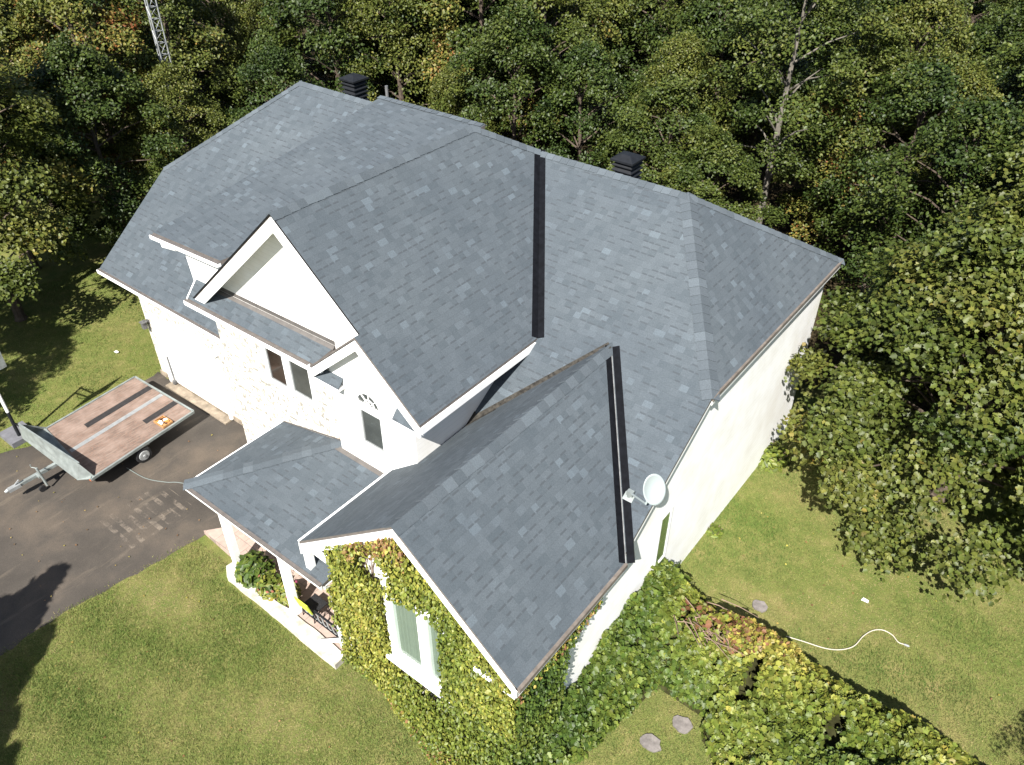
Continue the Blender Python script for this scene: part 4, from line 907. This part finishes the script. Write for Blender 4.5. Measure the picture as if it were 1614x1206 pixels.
M['pink'] = mottled('pink_petals', (.33, .07, .13), .2, 9, .7); M['redpetal'] = mottled('rust_petals', (.2, .075, .045), .3, 9, .7)
bush('leafy_plant', 'dark green leafy bush in the porch bed by the left porch post', 'plant', 10.0, -2.86, .14, .42, .62, 620, .13, .3, .1, 61)
bush('flowering_plant', 'rusty red and olive flowers in the middle of the porch bed', 'plant', 10.62, -2.88, .14, .34, .45, 420, .1, .52, .16, 62, 'redpetal')
bush('flowering_plant', 'olive plant with pink blooms beside the right porch post', 'plant', 11.1, -2.8, .14, .26, .5, 330, .09, .6, .14, 63, 'pink')
bush('weed_clump', 'clump of green weeds at the foot of the right house wall', 'plant', 17.5, 4.7, 0, .22, .2, 160, .09, .45, .08, 64)
bush('corner_shrub', 'low bright green shrub at the rear corner of the right house wall', 'shrub', 17.55, 7.9, 0, .45, .55, 420, .11, .5, .08, 65)

# ------------------------------------------------------------------ trailer
TX, TY = 3.25, -2.05
tr = empty('trailer', (TX, TY, 0)); tag(tr, 'flat wooden-deck snowmobile trailer parked on the driveway before the garage', 'trailer')
fl, fr_, nr, nl = [Vector(q) for q in ((1.79, -.61, .55), (4.46, -.51, .55), (4.73, -3.63, .55), (2.0, -3.37, .55))]
def tq(u, v, z=.55):      # u across left to right, v from front (towards the road) to rear
    p = nl.lerp(nr, u).lerp(fl.lerp(fr_, u), v); p = Vector((p.x - TX, p.y - TY, z)); return p
def tpart(mb, name, mat, parent=tr): return mb.build(name, mat, parent)
mb = MB(); mb.prism([tq(.012, .01), tq(.988, .01), tq(.988, .99), tq(.012, .99)], (0, 0, -.03)); dk = tpart(mb, 'deck', 'deck')
mb = MB()
for a, b in ((tq(0, 0, .535), tq(1, 0, .535)), (tq(1, 0, .535), tq(1, 1, .535)), (tq(1, 1, .535), tq(0, 1, .535)), (tq(0, 1, .535), tq(0, 0, .535))): mb.beam(a, b, .05, .075)
for v in (.3, .6): mb.beam(tq(.02, v, .48), tq(.98, v, .48), .05, .07)
tpart(mb, 'frame', 'galv')
mb = MB(); mb.prism([tq(.475, .03, .556), tq(.525, .03, .556), tq(.525, .985, .556), tq(.475, .985, .556)], (0, 0, -.005)); tpart(mb, 'centre_strip', 'alu', dk)
mb = MB(); mb.prism([tq(.255, .28, .557), tq(.33, .28, .557), tq(.33, .985, .557), tq(.255, .985, .557)], (0, 0, -.006)); tpart(mb, 'traction_pad', 'pad', dk)
mb = MB(); mb.prism([tq(.69, .65, .557), tq(.765, .65, .557), tq(.765, .985, .557), tq(.69, .985, .557)], (0, 0, -.006)); tpart(mb, 'traction_pad', 'pad', dk)
mb = MB(); A, B = Vector((1.9 - TX, -3.86 - TY, 0)), Vector((4.5 - TX, -3.69 - TY, 0)); bk = tq(0, 0, 0) - tq(0, .13, 0)
A0, B0 = Vector((1.78 - TX, -3.9 - TY, .5)), Vector((4.42 - TX, -3.84 - TY, .5))
A1, B1 = Vector((1.9 - TX, -3.87 - TY, 1.0)), Vector((4.52 - TX, -3.7 - TY, 1.0))
mb.prism([A1, B1, B0, A0], (.0, .03, 0)); mb.beam(A1 + Vector((0, .01, 0)), B1 + Vector((0, .01, 0)), .045, .03)
mb.prism([B1, B0, tq(1, .03, .56)], (-.02, 0, 0)); mb.prism([A1, A0, tq(0, .03, .56)], (.02, 0, 0)); mb.prism([A0, B0, tq(1, .0, .56), tq(0, .0, .56)], (0, 0, -.02))
tpart(mb, 'front_shield', 'galv')
hit = Vector((3.36 - TX, -4.93 - TY, .42)); mid_ = tq(.53, 0, .46)
mb = MB(); mb.beam(tq(.53, .25, .45), hit, .09, .08); tg = tpart(mb, 'tongue', 'galv')
mb = MB(); d = (mid_ - hit).normalized(); mb.beam(hit - d * .12, hit + d * .16, .12, .09); mb.tube([hit - d * .12 + Vector((0, 0, .02)), hit - d * .2 + Vector((0, 0, .0))], [.05, .035], 8); mb.beam(hit + d * .05 + Vector((0, 0, .06)), hit + d * .18 + Vector((0, 0, .14)), .03, .03); tpart(mb, 'coupler', 'alu', tg)
mb = MB(); j = hit.lerp(mid_, .42); o_ = Vector((.13, .0, 0)); mb.box(j + o_ * .5, (.14, .08, .06)); mb.tube([j + o_ + Vector((0, 0, .3)), j + o_ + Vector((.04, .05, -.3))], .03, 8); mb.tube([j + o_ + Vector((0, 0, .3)), j + o_ + Vector((-.08, -.07, .34)), j + o_ + Vector((-.08, -.07, .42))], .012, 6); jk = tpart(mb, 'jack', 'galv', tg)
mb = MB(); wc = Vector((3.53 - TX, -4.4 - TY, .09)); mb.tube([wc + Vector((-.03, 0, 0)), wc + Vector((.03, 0, 0))], .085, 12); tpart(mb, 'jack_wheel', 'rubber', tg)
for u in (-.0, 1.0):
    c0 = tq(u, .46, .23); ax_ = (tq(1, .46, .23) - tq(0, .46, .23)).normalized() * (1 if u else -1)
    mb = MB(); n_ = 18
    mb.tube([c0 - ax_ * .17, c0 - ax_ * .15, c0 - ax_ * .01, c0 + ax_ * .01], [.2, .225, .225, .2], 18); wh = tpart(mb, 'tyre', 'rubber')
    mb = MB(); mb.tube([c0 + ax_ * .008, c0 + ax_ * .025], [.15, .13], 14); mb.tube([c0 + ax_ * .02, c0 + ax_ * .05], [.045, .035], 8); tpart(mb, 'rim', 'alu', wh)
mb = MB(); mb.beam(tq(.06, .46, .23), tq(.94, .46, .23), .06, .06); mb.beam(tq(.08, .36, .42), tq(.08, .56, .3), .04, .05); mb.beam(tq(.92, .36, .42), tq(.92, .56, .3), .04, .05); tpart(mb, 'axle', 'galv')
for u in (.02, .98):
    mb = MB(); mb.box(tq(u, -.005, .5), (.09, .03, .05)); M['amber'] = M.get('amber') or mottled('amber_lens', (.5, .1, .02), .1, 3, .3); tpart(mb, 'marker_light', 'amber')
# tray of scraps on the deck
bx = empty('scrap_tray', (4.26, -1.3, .56)); bx.rotation_euler = (0, 0, .05); tag(bx, 'small brown tray of orange and white scraps lying on the trailer deck', 'tray')
mb = MB(); mb.box((0, 0, .01), (.42, .3, .02))
for c_, s_ in (((.2, 0, .04), (.02, .3, .06)), ((-.2, 0, .04), (.02, .3, .06)), ((0, .14, .04), (.38, .02, .06)), ((0, -.14, .04), (.38, .02, .06))): mb.box(c_, s_)
mb.build('tray', 'card', bx)
rg = random.Random(2); M['orange'] = mottled('orange_scrap', (.5, .2, .05), .3, 9, .8); M['darkscrap'] = mottled('dark_scrap', (.04, .02, .012), .3, 9, .8)
for i in range(12):
    mb = MB(); mb.box((rg.uniform(-.14, .14), rg.uniform(-.09, .09), .035 + i * .003), (rg.uniform(.06, .14), rg.uniform(.04, .08), .02), rg.uniform(0, 3)); mb.build('scrap', ['orange', 'darkscrap', 'paper', 'orange'][i % 4], bx)

# ------------------------------------------------------------------ basketball hoop at the left edge
hp = empty('basketball_hoop', (1.05, -3.78, 0)); tag(hp, 'portable basketball hoop on a black and white pole at the left edge', 'basketball hoop')
mb = MB(); mb.prism([(-.45, -.3, .16), (.3, -.3, .16), (.3, .35, .16), (-.45, .35, .16)], (0, 0, -.16)); mb.build('base', 'tank', hp)
mb = MB(); mb.tube([(.1, 0, .14), (.06, -.0, .95)], .045, 10); mb.tube([(.32, .25, .16), (.09, .0, .6)], .018, 6); mb.tube([(-.25, .25, .16), (.08, .0, .6)], .018, 6); mb.build('lower_pole', 'blackmetal', hp)
mb = MB(); mb.tube([(.06, 0, .95), (.0, -.02, 2.5)], .04, 10); mb.build('upper_pole', 'trim', hp)
bc = Vector((.75, -.28, 2.95)); bd = Vector((-.1, .995, 0)); bn = Vector((.995, .1, 0))
mb = MB(); mb.tube([(0, -.02, 2.45), tuple(bc - bn * .06 + Vector((0, 0, -.1)))], .025, 8); mb.tube([(0.01, -.02, 2.2), tuple(bc - bn * .06 + Vector((0, 0, -.3)))], .025, 8); mb.build('bracket', 'blackmetal', hp)
mb = MB(); mb.prism([bc - bd * .55 + Vector((0, 0, -.36)), bc + bd * .55 + Vector((0, 0, -.36)), bc + bd * .55 + Vector((0, 0, .36)), bc - bd * .55 + Vector((0, 0, .36))], bn * .035); mb.build('backboard', 'galv', hp)
mb = MB(); rc = bc - bn * .3 + Vector((0, 0, -.25)); mb.tube([rc + (bn * math.cos(a) + bd * math.sin(a)) * .22 for a in [i * math.pi / 10 for i in range(21)]], .012, 6, cap=False); mb.build('rim', 'orange', hp)

# ------------------------------------------------------------------ satellite dish
sdh = empty('satellite_dish', (17.05, .9, 3.94)); tag(sdh, 'pale grey satellite dish on an arm at the right roof edge', 'satellite dish')
mb = MB(); mb.box((0, 0, .02), (.2, .16, .02), 0, 0, ('X', math.atan(SL))); mb.tube([(0, 0, .03), (0, -.02, .14)], .035, 8); mb.box((.03, -.02, .16), (.12, .09, .09)); mb.build('mount', 'galv', sdh)
ctr = Vector((.55, -.22, .74)); nrm_ = Vector((.62, -.62, .5)).normalized()
mb = MB(); mb.tube([(.03, -.02, .16), (.5, -.32, .42)], .022, 8); mb.tube([(.5, -.32, .42), tuple(ctr - nrm_ * .04)], .02, 8); mb.build('arm', 'dish', sdh)
a_ = nrm_.cross(Vector((0, 0, 1))).normalized(); b_ = a_.cross(nrm_); mb = MB(); rings = []
for i in range(7):
    r_ = i / 6; rings.append([ctr + nrm_ * (.07 * r_ * r_) + (a_ * math.cos(t) * .2 + b_ * math.sin(t) * .28) * r_ for t in [k * 2 * math.pi / 28 for k in range(28)]])
for i in range(6):
    for k in range(28):
        j = (k + 1) % 28; mb.face([rings[i][k], rings[i + 1][k], rings[i + 1][j], rings[i][j]] if i else [rings[0][0], rings[1][k], rings[1][j]])
        q = nrm_ * -.012; mb.face([p + q for p in ([rings[i][j], rings[i + 1][j], rings[i + 1][k], rings[i][k]] if i else [rings[1][j], rings[1][k], rings[0][0]])])
for k in range(28):
    j = (k + 1) % 28; q = nrm_ * -.012; mb.face([rings[6][k], rings[6][k] + q, rings[6][j] + q, rings[6][j]])
mb.build('reflector', 'dish', sdh, True)

# ------------------------------------------------------------------ lattice tower
tw = empty('lattice_tower', (-6.9, 7.65, 0)); tag(tw, 'slim galvanised lattice radio tower rising from the trees behind the garage end', 'tower')
legs = [Vector((.22 * math.cos(t), .22 * math.sin(t), 0)) for t in (R(70), R(190), R(310))]
for l_ in legs: mb = MB(); mb.tube([l_, l_ + Vector((0, 0, 14))], .026, 6); mb.build('leg', 'alu', tw)
mb = MB()
for i in range(35):
    z0 = .2 + i * .4
    for k in range(3):
        a, b = legs[k], legs[(k + 1) % 3]; zv = Vector((0, 0, z0)); zt = Vector((0, 0, z0 + .4))
        mb.tube([a + zv, b + zv], .013, 5, cap=False); mb.tube([a + zv, b + zt] if i % 2 else [b + zv, a + zt], .013, 5, cap=False)
mb.build('lattice', 'alu', tw)

# ------------------------------------------------------------------ small things on the ground
def curve_tube(pts, r, n=7):
    P_ = [Vector(p) for p in pts]; out = []
    for i in range(len(P_) - 1):
        p0, p1, p2, p3 = P_[max(i - 1, 0)], P_[i], P_[i + 1], P_[min(i + 2, len(P_) - 1)]
        for k in range(6):
            t = k / 6; out.append(.5 * ((2 * p1) + (-p0 + p2) * t + (2 * p0 - 5 * p1 + 4 * p2 - p3) * t * t + (-p0 + 3 * p1 - 3 * p2 + p3) * t ** 3))
    out.append(P_[-1]); mb = MB(); mb.tube(out, r, n); return mb
hs = empty('garden_hose', (21, 3.6, 0)); tag(hs, 'cream hose snaking across the right lawn from the vine fence', 'hose')
hpts = [(20.01, 2.97), (20.34, 3.07), (20.77, 3.19), (21.04, 3.36), (21.22, 3.61), (21.29, 3.97), (21.4, 4.23), (21.56, 4.37), (21.76, 4.37), (21.91, 4.27), (22.03, 4.29)]
curve_tube([(a - 21, b - 3.6, .045) for a, b in hpts], .011).build('tube', 'hose', hs, True)
mb = MB(); mb.tube([(1.03, .69, .045), (1.1, .7, .045), (1.13, .7, .045)], [.022, .024, .015], 8); mb.build('nozzle', 'alu', hs)
tag(curve_tube([(4.42, -2.65, .02), (5.16, -2.57, .02), (5.7, -2.33, .02), (6.09, -2.08, .02), (7.6, -1.5, .02)], .011).build('cord', 'cord', None, True), 'thin grey-green cord lying on the driveway from trailer to porch', 'cord')
def slab_stone(x, y, r, seed, label):
    q = random.Random(seed); mb = MB(); k_ = 13; mb.prism([(r * (1 + q.uniform(-.16, .14)) * math.cos(i * 6.283 / k_), r * .85 * (1 + q.uniform(-.16, .14)) * math.sin(i * 6.283 / k_), .045) for i in range(k_)], (0, 0, -.08)); o = mb.build('stepping_stone', 'stone'); o.location = (x, y, 0); tag(o, label, 'stepping stone', 'stepping stones in the right lawn')
slab_stone(19.25, -.11, .2, 1, 'flat stone in the lawn pocket, the one close against the vine fence')
slab_stone(18.96, -.8, .2, 2, 'flat stone in the lawn pocket, the darker one nearer the house')
slab_stone(19.26, 3.37, .17, 3, 'flat stone alone in the lawn behind the vine fence near the hose end')
for x, y, lab in ((-.55, .05, 'scrap of white paper on the left lawn near the garage'), (21.0, 4.9, 'scrap of white paper on the right lawn near the broad maple')):
    mb = MB(); mb.prism([(-.07, -.04, .05), (.0, -.05, .07), (.08, -.03, .055), (.07, .05, .05), (-.05, .045, .065)], (0, 0, -.006)); o = mb.build('paper_scrap', 'paper'); o.location = (x, y, 0); tag(o, lab, 'paper')

# ------------------------------------------------------------------ porch furniture
ch = empty('porch_chair', (11.85, -2.72, .12)); tag(ch, 'small black folding chair with a lime green back panel on the porch', 'chair')
mb = MB(); mb.prism([(-.2, -.17, .3), (.2, -.17, .3), (.2, .2, .3), (-.2, .2, .3)], (0, 0, -.03)); mb.build('seat', 'rubber', ch)
mb = MB(); mb.prism([(-.2, -.22, .32), (.2, -.22, .32), (.2, -.3, .68), (-.2, -.3, .68)], (0, .025, 0)); mb.build('backrest', 'lime', ch)
for sx in (-.18, .18):
    for sy in (-.17, .19): mb = MB(); mb.tube([(sx, sy, .28), (sx, sy * 1.15, 0)], .012, 6); mb.build('leg', 'blackmetal', ch)
rl = empty('porch_railing', (12.4, -2.86, .12)); tag(rl, 'low railing with pale scrollwork along the porch edge', 'railing')
mb = MB(); mb.beam((-.75, 0, .36), (.62, 0, .36), .04, .03); mb.beam((-.75, 0, .07), (.62, 0, .07), .04, .03); mb.build('rail', 'blackmetal', rl)
mb = MB()
for i in range(9):
    cx_ = -.66 + i * .15; mb.tube([(cx_ + .062 * math.cos(t), 0, .215 + .12 * math.sin(t)) for t in [k * math.pi / 8 for k in range(17)]], .009, 5, cap=False); mb.tube([(cx_ + .075, 0, .08), (cx_ + .075, 0, .345)], .007, 5)
mb.build('scrollwork', 'alu', rl)
